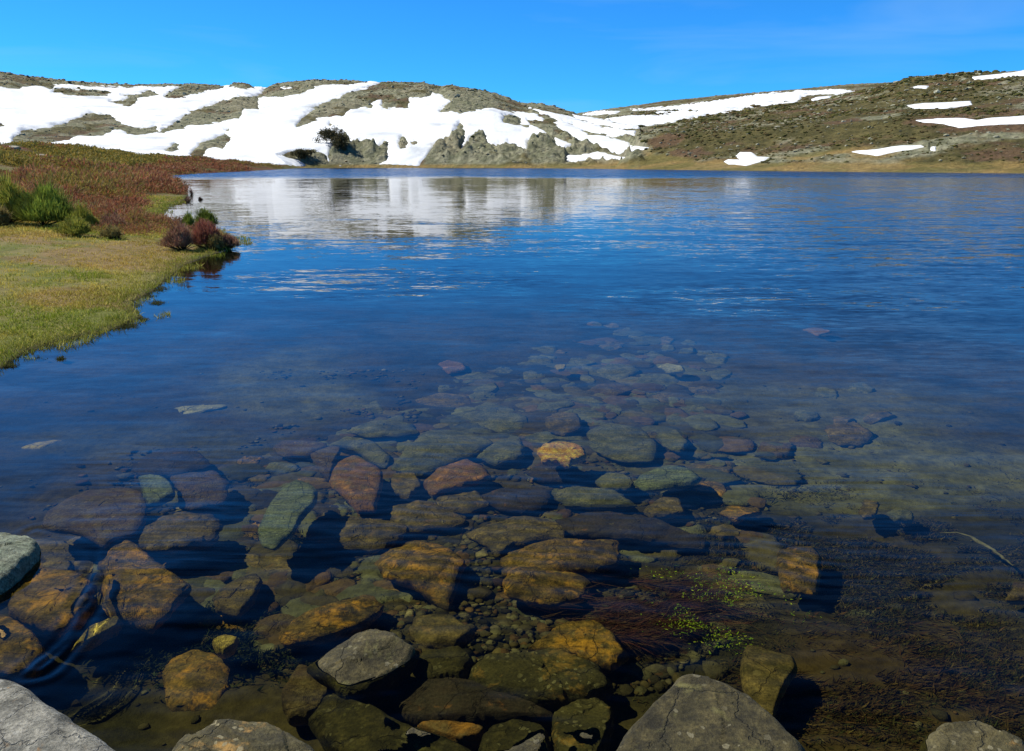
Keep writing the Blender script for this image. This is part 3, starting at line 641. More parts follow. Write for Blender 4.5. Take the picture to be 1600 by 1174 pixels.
stone(c6([(75,745),(150,690),(280,640),(400,615),(445,645),(405,700),(300,745),(200,775),(100,785)]), -0.18, 0.12, 0.03, 'amber', 'long amber-streaked stone right behind the oval rock', 'stone')
# ---- the submerged rocks of the middle ground
stone(c6([(255,210),(290,140),(340,122),(400,160),(443,185),(436,250),(412,318),(350,322),(320,280),(270,240)]), -0.16, 0.16, 0.02, 'rust', 'large upright orange-brown kite-shaped rock left of the biggest dim slab', 'rock', 'rock', res=2, rough=0.5)
stone(c6([(425,500),(470,440),(560,415),(650,428),(732,490),(702,570),(672,628),(610,600),(540,570),(470,550)]), -0.20, 0.16, 0.03, 'amber', 'big orange-amber stone with ripple streaks in the centre foreground', 'rock', 'rock', res=2)
stone(c6([(735,390),(850,350),(1000,345),(1092,380),(1080,420),(900,440),(850,470),(800,430)]), -0.28, 0.12, 0.02, 'brown', 'flat brown slab just above the golden streaked slab', 'stone_slab')
stone(c6([(865,450),(960,430),(1100,422),(1270,425),(1270,500),(1170,522),(1000,522),(880,505)]), -0.17, 0.12, 0.02, 'amber', 'golden-brown rectangular slab crossed by ripple lines', 'stone_slab', res=2)
stone(c6([(858,575),(900,525),(1000,508),(1100,512),(1177,560),(1160,602),(1060,648),(960,638),(890,612)]), -0.19, 0.13, 0.03, 'amber', 'rounded amber stone directly below the golden rectangular slab', 'stone', res=2)
stone(c6([(170,410),(230,350),(330,340),(480,360),(532,380),(480,420),(400,452),(300,442),(200,425)]), -0.28, 0.12, 0.03, 'brown', 'broad mottled olive-brown stone below the orange kite-shaped rock', 'stone')
stone(c6([(420,330),(440,298),(620,295),(742,340),(680,378),(500,392)]), -0.30, 0.12, 0.02, 'brown', 'wide brown stone above the big orange-amber stone', 'stone')
stone(c6([(588,215),(640,180),(740,145),(792,168),(822,205),(740,232),(620,258)]), -0.22, 0.12, 0.03, 'rust', 'ragged orange-patched stone under the tip of the biggest dim slab', 'stone')
stone(c6([(458,250),(480,190),(560,190),(582,240),(530,285)]), -0.30, 0.10, 0.03, 'brown', 'small brown stone tucked between the kite-shaped rock and the ragged orange-patched one', 'stone')
stone(c6([(475,165),(540,100),(600,45),(700,32),(800,60),(828,85),(750,125),(680,150),(600,178),(530,185)]), -0.32, 0.13, 0.03, 'slab', 'biggest dim grey-green slab in the middle of the lake floor', 'stone_slab', res=2, rough=0.6)
stone(c6([(612,262),(650,240),(760,250),(820,300),(740,327),(650,312)]), -0.32, 0.10, 0.02, 'brown', 'brown stone with a yellowish right end below the ragged orange-patched stone', 'stone')
stone(c6([(780,268),(900,240),(1042,250),(1030,290),(945,332),(860,322)]), -0.33, 0.12, 0.03, 'dark', 'plum-dark wedge stone right of the brown stone with a yellowish end', 'stone')
stone(c6([(988,118),(1010,95),(1060,84),(1110,88),(1150,104),(1157,130),(1112,148),(1098,163),(1060,150),(1010,152)]), -0.04, 0.16, 0.03, 'gold', 'bright golden-yellow rock, the brightest thing under the water', 'rock', 'rock', res=2, rough=1.4)
stone(c6([(940,190),(1000,165),(1100,170),(1202,207),(1130,222),(1000,217)]), -0.34, 0.10, 0.02, 'dark', 'dark flat stone just below the golden-yellow rock', 'stone')
stone(c6([(1040,275),(1080,240),(1200,245),(1260,260),(1332,300),(1200,312),(1105,307)]), -0.30, 0.10, 0.02, 'slab', 'long grey-brown slab below and right of the golden-yellow rock', 'stone_slab')
stone(c6([(1190,220),(1230,195),(1290,200),(1332,230),(1300,256),(1212,252)]), -0.28, 0.10, 0.03, 'slab', 'rounded grey-brown stone between the golden-yellow rock and the green-orange lens', 'stone')
stone(c6([(313,45),(400,10),(540,8),(567,38),(500,66),(400,67)]), -0.42, 0.10, 0.02, 'slab', 'long dim slab just above the biggest dim slab on its left', 'stone_slab')
stone(c6([(190,130),(255,100),(300,110),(270,160),(255,205),(215,175)]), -0.34, 0.10, 0.03, 'red', 'dark reddish stone under the left side of the kite-shaped rock', 'stone')
stone(c6([(60,100),(100,78),(240,85),(252,105),(180,132),(90,127)]), -0.36, 0.10, 0.02, 'red', 'flat reddish stone left of the kite-shaped rock', 'stone')
stone(c6([(250,88),(320,58),(420,90),(472,130),(452,158),(410,150),(345,112)]), -0.36, 0.10, 0.02, 'slab', 'dim grey stone behind the top of the kite-shaped rock', 'stone')
stone(c6([(775,135),(850,80),(920,75),(942,120),(860,152)]), -0.38, 0.10, 0.03, 'slab', 'grey stone between the biggest dim slab and the golden-yellow rock', 'stone')
stone(c6([(455,985),(500,925),(620,905),(800,920),(985,978),(1042,1040),(850,1055),(700,1060),(560,1045)]), -0.12, 0.15, 0.03, 'dark', 'long plum-dark slab lying between the oval rock and the small grey rock', 'stone_slab', res=2)
stone(c6([(560,1062),(700,1058),(802,1082),(790,1115),(700,1125),(620,1100)]), -0.09, 0.12, 0.02, 'rust', 'orange sliver of stone showing below the long plum-dark slab', 'stone')
stone(c6([(548,870),(580,820),(720,800),(765,850),(722,902),(600,907)]), -0.09, 0.14, 0.03, 'olive', 'dark speckled stone touching the right end of the oval rock', 'stone', res=2)
stone(c6([(540,745),(560,690),(680,683),(762,750),(702,800),(585,800)]), -0.26, 0.12, 0.03, 'brown', 'dim brown stone behind the right shoulder of the oval rock', 'stone')
stone(c6([(948,785),(1080,720),(1180,703),(1262,760),(1300,830),(1252,870),(1150,845),(1000,805)]), -0.14, 0.14, 0.04, 'amber', 'rounded rust-brown stone behind the lichen-crusted long rock', 'stone', res=2)
stone(c6([(85,960),(150,860),(262,900),(262,960),(200,1030),(110,1050)]), -0.10, 0.14, 0.03, 'red', 'dark red-brown stone left of the slanting wet slab', 'stone')
stone(c7([(208,225),(240,193),(330,168),(400,183),(440,215),(400,237),(300,247),(242,252)]), -0.20, 0.10, 0.02, 'green', 'lens-shaped green stone with an orange tinge right of the golden-yellow rock', 'stone', res=2, rough=0.5)
stone(c7([(235,320),(300,275),(360,280),(382,330),(320,347),(260,347)]), -0.30, 0.10, 0.03, 'brown', 'small brown stone below the green lens-shaped stone', 'stone')
stone(c7([(505,330),(530,308),(600,315),(640,308),(652,327),(560,362)]), -0.30, 0.09, 0.02, 'amber', 'small isolated amber-brown stone at the lower edge of the sandy patch', 'stone')
stone(c7([(705,520),(715,455),(830,448),(857,480),(852,570),(842,607),(730,602)]), -0.20, 0.10, 0.02, 'amber', 'squarish light brown stone combed with ripple lines at right of centre', 'stone', res=2)
stone(c7([(577,880),(590,810),(605,770),(650,780),(700,800),(762,815),(777,865),(720,960),(692,1035),(640,1012),(590,935)]), -0.05, 0.12, 0.01, 'brown', 'smooth olive-brown wedge-shaped slab pointing down beside the big boulder', 'stone_slab', res=2, rough=0.4)
stone(c7([(1505,632),(1540,572),(1640,560),(1640,640)]), -0.22, 0.10, 0.02, 'red', 'pinkish-brown stone at the right edge of the frame', 'stone')
stone(c7([(40,50),(120,20),(230,40),(280,90),(272,150),(150,142),(60,102)]), -0.38, 0.12, 0.02, 'slab', 'large grey-green slab behind and right of the golden-yellow rock', 'stone_slab', rough=0.6)
stone(c7([(-60,350),(100,328),(300,350),(462,390),(440,428),(200,422),(0,402)]), -0.26, 0.10, 0.02, 'dark', 'long purplish slab with ripple lines right of the golden rectangular slab', 'stone_slab', res=2)
stone(c7([(990,325),(1010,278),(1062,298),(1052,345),(1010,350)]), -0.28, 0.10, 0.03, 'brown', 'upright brown stone at the dark edge of the sandy shallows', 'stone')
stone(c7([(1090,330),(1130,310),(1180,330),(1185,360),(1120,360)]), -0.30, 0.09, 0.02, 'slab', 'pale grey stone right of the upright brown stone by the sandy shallows', 'stone')
# ---- slabs of the far heap
stone(c8([(655,210),(680,195),(740,195),(762,215),(720,232),(670,230)]), None, 0.10, 0.02, 'slab', 'oval dim slab at the left end of the distant heap, below the reddish stone', 'stone_slab')
stone(c8([(722,235),(780,215),(825,220),(832,235),(770,249)]), None, 0.10, 0.02, 'slab', 'narrow dim slab right of the oval slab at the left end of the heap', 'stone_slab')
stone(c8([(775,172),(800,161),(840,168),(844,183),(800,193)]), -0.55, 0.10, 0.03, 'rust', 'reddish stone far out at the back of the submerged heap', 'stone')
stone(c8([(780,202),(850,190),(940,200),(905,211),(820,212)]), None, 0.09, 0.02, 'slab', 'long thin slab right below the distant reddish stone', 'stone_slab')
stone(c8([(712,262),(780,245),(850,249),(862,270),(800,298),(740,281)]), None, 0.12, 0.03, 'brown', 'plump brownish slab with a dark lower edge in the left half of the heap', 'stone_slab')
stone(c8([(860,240),(880,225),(920,218),(927,235),(890,259)]), None, 0.10, 0.03, 'slab', 'small tilted stone right of the plump brownish slab', 'stone')
stone(c8([(520,290),(560,258),(620,260),(642,290),(590,312)]), None, 0.10, 0.02, 'slab', 'broad dim slab at the left edge of the heap with pale sand beside it', 'stone_slab')
stone(c8([(865,280),(900,262),(972,290),(950,306),(900,300)]), None, 0.10, 0.02, 'slab', 'dim stone with a curved dark lower rim in the middle of the heap', 'stone')
stone(c8([(1066,178),(1080,173),(1096,174),(1092,186),(1075,188)]), -0.45, 0.10, 0.03, 'ochre', 'tiny ochre stone far out behind the heap', 'stone')
stone(c8([(1325,178),(1345,170),(1387,178),(1392,190),(1350,191)]), -0.40, 0.10, 0.02, 'pale', 'pale stone standing apart far out to the right of the heap', 'stone')
stone(c8([(1140,240),(1180,222),(1240,220),(1272,230),(1200,263)]), None, 0.11, 0.03, 'red', 'reddish-brown slab on the right side of the heap', 'stone_slab')
stone(c8([(1040,310),(1080,291),(1120,295),(1137,325),(1090,341),(1053,333)]), -0.42, 0.11, 0.03, 'brown', 'brown five-sided stone directly behind the golden-yellow rock', 'stone')
stone(c8([(1018,285),(1030,265),(1100,264),(1122,275),(1060,293)]), None, 0.10, 0.02, 'slab', 'dim slab just behind the brown five-sided stone', 'stone_slab')
stone(c8([(1093,291),(1140,277),(1197,295),(1190,309),(1130,309)]), None, 0.10, 0.02, 'slab', 'dim oval slab right of the brown five-sided stone', 'stone_slab')
stone(c8([(1098,261),(1150,251),(1197,270),(1160,281)]), None, 0.10, 0.02, 'slab', 'thin slab below the reddish-brown slab on the right of the heap', 'stone_slab')
stone(c8([(1258,215),(1300,194),(1370,199),(1382,225),(1310,236)]), None, 0.10, 0.02, 'slab', 'dim slab at the far right end of the heap, below the pale stone', 'stone_slab')
stone(c8([(1163,195),(1200,170),(1260,171),(1277,190),(1220,221)]), None, 0.10, 0.02, 'slab', 'broad dim slab above the reddish-brown slab on the right of the heap', 'stone_slab')
stone(c8([(948,176),(1000,149),(1060,160),(1062,176),(1000,183)]), None, 0.10, 0.02, 'slab', 'faint slab in the back row of the heap, left of the tiny ochre stone', 'stone_slab')
stone(c8([(873,155),(900,140),(950,144),(952,165),(900,166)]), None, 0.10, 0.02, 'slab', 'faint roundish slab in the back row right of the distant reddish stone', 'stone_slab')
stone(c8([(978,141),(1010,124),(1070,130),(1072,146),(1020,151)]), None, 0.09, 0.02, 'slab', 'faint thin slab farthest back on the right of the heap', 'stone_slab')
stone(c8([(1103,168),(1110,155),(1150,158),(1172,172),(1120,184)]), None, 0.10, 0.02, 'slab', 'faint slab just right of the tiny ochre stone', 'stone_slab')
stone(c8([(903,136),(920,114),(960,118),(962,133)]), None, 0.09, 0.02, 'slab', 'faint small slab farthest back in the centre of the heap', 'stone_slab')
stone(c8([(723,175),(740,159),(762,165),(757,181)]), None, 0.09, 0.02, 'slab', 'faint small stone immediately left of the distant reddish stone', 'stone')
stone(c8([(58,296),(100,285),(180,261),(250,268),(240,281),(150,300),(90,308)]), -0.36, 0.08, 0.02, 'pale', 'long pale slab lying by itself out on the left of the lake floor', 'stone_slab')
stone(c8([(525,236),(560,219),(602,228),(590,246),(540,251)]), None, 0.09, 0.02, 'slab', 'small dim stone left of the oval slab at the end of the heap', 'stone')
stone(c8([(168,370),(220,345),(300,370),(322,402),(240,406)]), None, 0.10, 0.02, 'brown', 'broad dim brown slab on the left, below the long pale slab', 'stone_slab')
stone(c8([(990,346),(1060,334),(1142,346),(1140,362),(1060,362),(1030,385),(1000,386)]), None, 0.10, 0.02, 'slab', 'dim angular slab half behind the golden-yellow rock', 'stone_slab')
stone(c8([(780,301),(870,289),(990,300),(992,338),(900,344),(820,328)]), None, 0.12, 0.02, 'slab', 'broad dim slab directly behind the biggest dim slab', 'stone_slab')
stone(c8([(298,306),(370,297),(392,316),(330,326)]), None, 0.09, 0.02, 'slab', 'dim stone right of the long pale slab on the left', 'stone')
stone(c8([(1318,345),(1370,334),(1402,370),(1380,392),(1340,376)]), -0.40, 0.10, 0.02, 'slab', 'dim stone between the large grey-green slab and the sandy patch', 'stone')
stone(c8([(868,401),(920,370),(985,375),(992,401),(920,416)]), -0.36, 0.10, 0.02, 'slab', 'dim slab left of the golden-yellow rock, beside the biggest dim slab', 'stone_slab')
stone([(566,511),(590,505),(614,515),(600,530),(572,527)], -0.62, 0.10, 0.02, 'slab', 'very faint stone far out left of the heap', 'stone')
stone([(1255,514),(1275,511),(1300,517),(1280,523)], -0.60, 0.10, 0.02, 'rust', 'faint reddish stone far out on the right, near the ruffled water', 'stone')
stone([(0,690),(40,682),(100,688),(60,702),(10,706)], -0.30, 0.08, 0.02, 'ochre', 'faint ochre stone at the left edge of the frame above the dark red slab', 'stone')
stone([(205,712),(260,696),(310,702),(330,725),(270,742),(215,735)], -0.26, 0.14, 0.04, 'dark', 'dark humped stone behind the small square grey-green stone', 'stone')
# ---- small filling stones between the named ones, each named after its neighbour
rg = np.random.default_rng(19)
named = list(STONES)
short = {s['label']: s['label'] for s in named}
used = set()
def short_name(s):
    wds = s['label'].split(' ')
    return ' '.join(wds[:5])
NICK = {'bright golden-yellow rock': 'golden-yellow rock'}
anchors = [(s['c'], nk) for s, nk in ((s, dict([
 ('bright golden', 'golden-yellow rock'), ('large upright', 'orange kite-shaped rock'), ('biggest dim', 'biggest dim slab'), ('lens-shaped green', 'green lens-shaped stone'),
 ('reddish stone far', 'distant reddish stone'), ('plump brownish', 'plump brownish slab'), ('brown five-sided', 'brown five-sided stone'), ('reddish-brown slab', 'reddish-brown slab of the heap'),
 ('pale stone standing', 'pale stone standing apart'), ('tiny ochre', 'tiny ochre stone'), ('oval dim', 'oval dim slab'), ('bright grey-green', 'bright grey-green slab'),
 ('big orange-amber', 'big orange-amber stone'), ('golden-brown rect', 'golden rectangular slab'), ('rounded amber', 'rounded amber stone'), ('ragged orange', 'ragged orange-patched stone'),
 ('plum-dark wedge', 'plum-dark wedge stone'), ('flat reddish stone', 'flat reddish stone'), ('long pale slab', 'long pale slab'), ('broad dark red', 'broad dark red slab'),
 ('submerged pent', 'pentagonal orange rock'), ('oval grey-brown', 'oval grey-brown rock'), ('large grey-green', 'large grey-green slab'), ('long grey-brown', 'long grey-brown slab'),
 ('squarish light', 'squarish ripple-combed stone'), ('small bright yellow', 'small yellow-green stone'), ('rounded brown stone', 'pale-spotted brown stone'), ('small isolated amber', 'small isolated amber stone'),
 ]).get(next((k for k in ('bright golden','large upright','biggest dim','lens-shaped green','reddish stone far','plump brownish','brown five-sided','reddish-brown slab','pale stone standing','tiny ochre','oval dim','bright grey-green','big orange-amber','golden-brown rect','rounded amber','ragged orange','plum-dark wedge','flat reddish stone','long pale slab','broad dark red','submerged pent','oval grey-brown','large grey-green','long grey-brown','squarish light','small bright yellow','rounded brown stone','small isolated amber') if s['label'].startswith(k)), None))) for s in named) if nk]
SIZEW = [(0.13, 'small'), (0.22, 'middling'), (9, 'broad')]
COLW = {'slab': 'grey-green', 'brown': 'brown', 'red': 'reddish', 'amber': 'amber', 'dark': 'dark', 'olive': 'olive-grey'}
def filler_label(c, size, style):
    order = sorted(anchors, key=lambda a: (a[0][0] - c[0]) ** 2 + 4 * (a[0][1] - c[1]) ** 2)
    sz = next(n for lim, n in SIZEW if size < lim)
    for a, nk in order[:4]:
        dx, dy = c[0] - a[0], 2.0 * (c[1] - a[1])
        horiz = 'right' if dx > 0 else 'left'; ver = 'in front' if dy > 0 else 'behind'
        if abs(dx) > 2 * abs(dy): d = '%s of the %s' % (horiz, nk)
        elif abs(dy) > 2 * abs(dx): d = ('in front of the %s' if dy > 0 else 'behind the %s') % nk
        else: d = ('in front, %s of the %s' if dy > 0 else 'behind, %s of the %s') % (horiz, nk)
        for adj in ('flat', 'lumpy', 'narrow', 'dim', 'rough', 'smooth'):
            lab = '%s %s %s stone %s' % (sz, adj, COLW[style], d)
            if lab not in used: used.add(lab); return lab
    return None
pts = [s['c'] for s in named]; rads = [max(18, 0.5 * math.sqrt(np.ptp(s['P'][:, 0]) * np.ptp(s['P'][:, 1]))) for s in named]
tries = 0; nf = 0
ZONES = [(800, 590, 340, 100, 90), (680, 750, 440, 110, 50), (520, 920, 420, 130, 36), (300, 720, 260, 100, 18), (1200, 640, 200, 60, 8), (1150, 900, 320, 120, 4), (150, 930, 150, 100, 8)]
for zx, zy, zw, zh, want in ZONES:
    got = 0; tries = 0
    while got < want and tries < 4000:
        tries += 1
        a, b = rg.uniform(0, 2 * math.pi), math.sqrt(rg.uniform(0, 1)); px, py = zx + zw * b * math.cos(a), zy + zh * b * math.sin(a)
        rpx = np.interp(py, [500, 600, 700, 850, 1000], [16, 26, 36, 46, 54]) * rg.uniform(0.5, 1.25)
        if px < 5 or px > 1600 or py > 1150: continue
        dmin = min((math.hypot(px - q[0], 1.7 * (py - q[1])) - rr_ * 0.95) for q, rr_ in zip(pts, rads))
        if dmin < rpx * 0.30: continue
        n = rg.integers(7, 11); an = np.sort(rg.uniform(0, 2 * math.pi, n)) ; an = np.linspace(0, 2 * math.pi, n, endpoint=False) + rg.normal(0, 0.18, n)
        asp = rg.uniform(0.32, 0.55); rot = rg.normal(0, 0.15)
        rr2 = rpx * rg.uniform(0.72, 1.15, n)
        ex, ey = np.cos(an) * rr2, np.sin(an) * rr2 * asp
        poly = [(px + x * math.cos(rot) - y * math.sin(rot), py + x * math.sin(rot) + y * math.cos(rot)) for x, y in zip(ex, ey)]
        style = rg.choice(['slab', 'brown', 'slab', 'brown', 'red', 'amber', 'olive', 'dark'] if py > 660 else ['slab', 'slab', 'brown', 'slab'])
        z = zstone(py) - 0.03 - rg.uniform(0, 0.05)
        d0 = rpx / FPX * math.hypot(*on_plane(px, py, z))
        lab = filler_label(np.array([px, py]), d0, style)
        if lab is None: continue
        stone(poly, z, 0.10, 0.03, str(style), lab, 'stone', 'rock', 'stones of the submerged heap')
        pts.append(np.array([px, py])); rads.append(rpx); got += 1
print('stones', len(STONES))

# ------------------------------------------------------------------ driftwood
def tube(name, pts, rads, mat, parent=None, n=8, loc=None):
    pts = [Vector(p) for p in pts]; V = []; F = []
    for i, (p, r_) in enumerate(zip(pts, rads)):
        d = (pts[min(i + 1, len(pts) - 1)] - pts[max(i - 1, 0)]).normalized()
        a = d.cross(Vector((0.3, 0.2, 1))).normalized(); b = d.cross(a)
        for k in range(n):
            q = 2 * math.pi * k / n; V.append(p + (a * math.cos(q) + b * math.sin(q)) * r_ * (1 + 0.15 * math.sin(3 * q + i)))
    for i in range(len(pts) - 1):
        for k in range(n): F.append((i * n + k, i * n + (k + 1) % n, (i + 1) * n + (k + 1) % n, (i + 1) * n + k))
    return mesh(name, np.array([tuple(v) for v in V]), np.array(F), mat, parent=parent, loc=loc)
t = NT('bleached_wood'); tcn = t.n('ShaderNodeTexCoord').outputs['Object']; n_ = t.noise(tcn, 40, 5)
t.bsdf(t.mix(t.ramp(n_, 0.35, 0.65), (0.12, 0.11, 0.08), (0.26, 0.24, 0.18)), 0.9, 0.2, n_, 0.8, 0.004); M_WOOD = t.m
P_ = c7([(1275, 408), (1330, 410), (1378, 418), (1412, 442), (1462, 475), (1500, 500), (1530, 522)])
Pw = [on_plane(x, y, -0.30) for x, y in P_]
st = tube('driftwood_stick', [(float(x), float(y), -0.30 + 0.012 * math.sin(i * 2)) for i, (x, y) in enumerate(Pw)], [0.003, 0.006, 0.009, 0.016, 0.010, 0.008, 0.003], M_WOOD, loc=(float(Pw[3][0]), float(Pw[3][1]), -0.30))
tag(st, 'bleached crooked stick lying under the water on the right', 'driftwood')

# ------------------------------------------------------------------ blades: grass, sprigs, filaments
def blades(name, base, dirv, h, w, c0, c1_, mat, parent=None, loc=None, bend=0.25, seed=1):
    """narrow two-piece leaves: base (n,3), unit dirv (n,3), height, half width, colours"""
    g = np.random.default_rng(seed); n = len(base)
    side = np.cross(dirv, g.normal(size=(n, 3))); side /= np.linalg.norm(side, axis=1, keepdims=True) + 1e-9
    bendv = np.cross(side, dirv) * (g.normal(0, bend, n) * h)[:, None]
    h = h[:, None]; w = w[:, None]
    a = base - side * w; b = base + side * w
    m1 = base + dirv * h * 0.55 - side * w * 0.8 + bendv * 0.35; m2 = base + dirv * h * 0.55 + side * w * 0.8 + bendv * 0.35
    tip = base + dirv * h + bendv
    V = np.stack([a, b, m1, m2, tip], 1).reshape(-1, 3)
    i = np.arange(n)[:, None] * 5
    F = np.concatenate([i + [0, 1, 3], i + [0, 3, 2], i + [2, 3, 4]])
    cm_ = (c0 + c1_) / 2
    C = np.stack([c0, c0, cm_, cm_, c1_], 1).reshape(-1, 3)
    return mesh(name, V, F, mat, parent=parent, smooth=False, color=C, loc=loc)
def unit(v): return v / (np.linalg.norm(v, axis=1, keepdims=True) + 1e-9)
def pick(pal, n, g, jitter=0.18):
    pal = np.array(pal); c = pal[g.integers(0, len(pal), n)]; return np.clip(c * (1 + g.normal(0, jitter, (n, 1))), 0, 1)
def pix_of(X, Y, Z): return proj(X, Y, Z)

g = np.random.default_rng(3)
# meadow turf
N = 480000
rr_ = np.exp(g.uniform(math.log(4.5), math.log(42), N)); aa = g.uniform(R(-52), R(-15), N)
X = np.sin(aa) * rr_; Y = np.cos(aa) * rr_; Zg, SDg = H(X, Y)
edge = fbm(X * 1.6, Y * 1.6, 4, 33); spill = -0.30 * sstep(0.02, 0.16, edge)
pxg, pyg = proj(X, Y, Zg); k = (SDg > spill) & ((rr_ < 30) | (pxg > 195)) & (g.uniform(size=N) < np.where(SDg > 0.1, 1.0, 0.55))
X, Y, Zg, SDg, rr_ = X[k], Y[k], Zg[k], SDg[k], rr_[k]; n = len(X)
tuft = fbm(X / 0.12, Y / 0.12, 2, 55); tone = fbm(X / 0.8, Y / 0.8, 4, 12) + g.normal(0, 0.05, n); red = fbm(X / 2.4, Y / 1.6, 4, 13)
lush = sstep(-0.10, 0.10, tone)
c = mixc((0.27, 0.215, 0.085), (0.125, 0.145, 0.028), lush)
c = mixc(c, (0.24, 0.155, 0.07), sstep(0.0, 0.12, red) * 0.6)
c = mixc(c, (0.085, 0.105, 0.02), sstep(0.9, 0.1, SDg) * 0.7)
c = mixc(c, (0.32, 0.27, 0.13), (g.uniform(size=n) < 0.10).astype(float))
c = np.clip(c * [2.5, 2.5, 1.25] * (1 + g.normal(0, 0.2, (n, 1))), 0, 1)
hh = (0.018 + 0.03 * sstep(-0.1, 0.25, tuft) + 0.02 * sstep(0.4, 0, SDg)) * g.uniform(0.5, 1.4, n) * (1 + rr_ / 40)
ww = 0.0011 * (0.6 + rr_ / 5) * g.uniform(0.6, 1.3, n)
dv = unit(np.stack([g.normal(0, 0.55, n), g.normal(0, 0.55, n), np.ones(n)], 1))
zb = np.where(SDg > 0, Zg, -0.012)
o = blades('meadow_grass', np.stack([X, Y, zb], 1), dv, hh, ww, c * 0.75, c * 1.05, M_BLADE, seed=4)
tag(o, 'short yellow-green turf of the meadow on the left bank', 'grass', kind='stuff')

# grass islets and drowned tufts off the shore
isl = [(250,452,16,5),(232,462,22,5),(205,478,18,5),(245,474,12,4),(180,505,28,5),(200,510,16,4),(150,514,18,5),(62,536,30,7),(25,548,30,8),(95,528,22,5),(225,500,8,3),(12,572,14,5),(95,561,6,2),(65,560,8,3),(190,468,20,5),(258,438,10,3)]
B = []
for (x, y, sx_, sy_) in isl:
    m = int(60 * sx_)
    q = np.stack([x + g.normal(0, sx_ * 0.45, m), y + g.normal(0, sy_ * 0.45, m)], 1); wx, wy = on_plane(q[:, 0], q[:, 1], 0.0)
    B.append(np.stack([wx, wy], 1))
B = np.concatenate(B); kk = fbm(B[:, 0] * 5, B[:, 1] * 5, 3, 71) > -0.04; B = B[kk]; n = len(B)
c = pick([(0.075, 0.09, 0.022), (0.05, 0.065, 0.02), (0.13, 0.13, 0.035), (0.06, 0.045, 0.02)], n, g)
dv = unit(np.stack([g.normal(0, 0.9, n), g.normal(0, 0.9, n), np.ones(n)], 1))
o = blades('shore_grass', np.concatenate([B, np.full((n, 1), -0.012)], 1), dv, g.uniform(0.015, 0.045, n), g.uniform(0.0015, 0.0035, n), c, c * 1.2, M_BLADE, seed=5)
tag(o, 'dark half-drowned tufts of grass in the water off the meadow', 'grass', kind='stuff')

# heather and broom cover of the bank behind the meadow
N = 60000
rr_ = np.exp(g.uniform(math.log(19), math.log(244), N)); aa = g.uniform(R(-50), R(-12), N)
X = np.sin(aa) * rr_; Y = np.cos(aa) * rr_; Zg, SDg = H(X, Y); px, py = proj(X, Y, Zg)
dens = fbm(X / (1.5 + rr_ * 0.03), Y / (1.5 + rr_ * 0.03), 3, 81)
meadow_in = sstep(19, 27, rr_ + 3 * fbm(X / 3, Y / 3, 3, 82) + 4 * (px > 150) - 3 * (px > 240))
k = (SDg > 0.25) & (dens > -0.08) & (g.uniform(size=N) < meadow_in) & (px < 500) & (px > -250)
X, Y, Zg, SDg, rr_, px, py, dens = [v[k] for v in (X, Y, Zg, SDg, rr_, px, py, dens)]
M_ = 12; n = len(X)
tone = fbm(X / (2 + rr_ * 0.06), Y / (2 + rr_ * 0.06), 4, 83)
near_red = sstep(262, 272, py) * sstep(-60, 60, px + 0)
shorer = sstep(0.10, 0.0, SDg / rr_) * 0.9
redness = np.clip(0.8 * near_red + shorer + sstep(0.02, 0.12, tone) * 0.45 - sstep(-0.02, -0.10, tone) * 0.5, 0, 1)
greeny = mixc((0.34, 0.29, 0.055), (0.18, 0.20, 0.040), (g.uniform(size=n) < 0.5).astype(float))
cc_ = np.where((g.uniform(size=n) < redness)[:, None], pick([(0.34, 0.12, 0.065), (0.25, 0.10, 0.06), (0.38, 0.20, 0.10), (0.26, 0.20, 0.07)], n, g), greeny)
sc = np.clip(rr_ / 40, 0.55, 2.4)
hb = (0.30 + 0.5 * sstep(-0.08, 0.2, dens)) * np.clip(sc, 0.6, 1.25) * np.clip(SDg / 0.8, 0.45, 1)
rep_ = np.repeat(np.arange(n), M_); n2 = n * M_
off = g.normal(0, 1, (n2, 2)) * (0.17 * sc[rep_])[:, None]
base = np.stack([X[rep_] + off[:, 0], Y[rep_] + off[:, 1], Zg[rep_] + hb[rep_] * g.uniform(0.0, 0.75, n2)], 1)
dv = unit(np.stack([off[:, 0] * 1.6 / sc[rep_], off[:, 1] * 1.6 / sc[rep_], g.uniform(0.15, 0.8, n2)], 1) + g.normal(0, 0.25, (n2, 3)))
soft_ = mixc(greeny * 0.5 + np.array([0.14, 0.06, 0.03]), cc_ * [1.15, 1.0, 1.0], np.full(n, 0.85)); c = np.clip(soft_[rep_] * (1 + g.normal(0, 0.14, (n2, 1))), 0, 1)
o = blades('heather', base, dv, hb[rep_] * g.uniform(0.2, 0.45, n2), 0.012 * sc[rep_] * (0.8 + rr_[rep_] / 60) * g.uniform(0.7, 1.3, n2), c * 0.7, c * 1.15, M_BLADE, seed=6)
tag(o, 'red-brown heather and olive broom covering the long left bank', 'heather', kind='stuff')

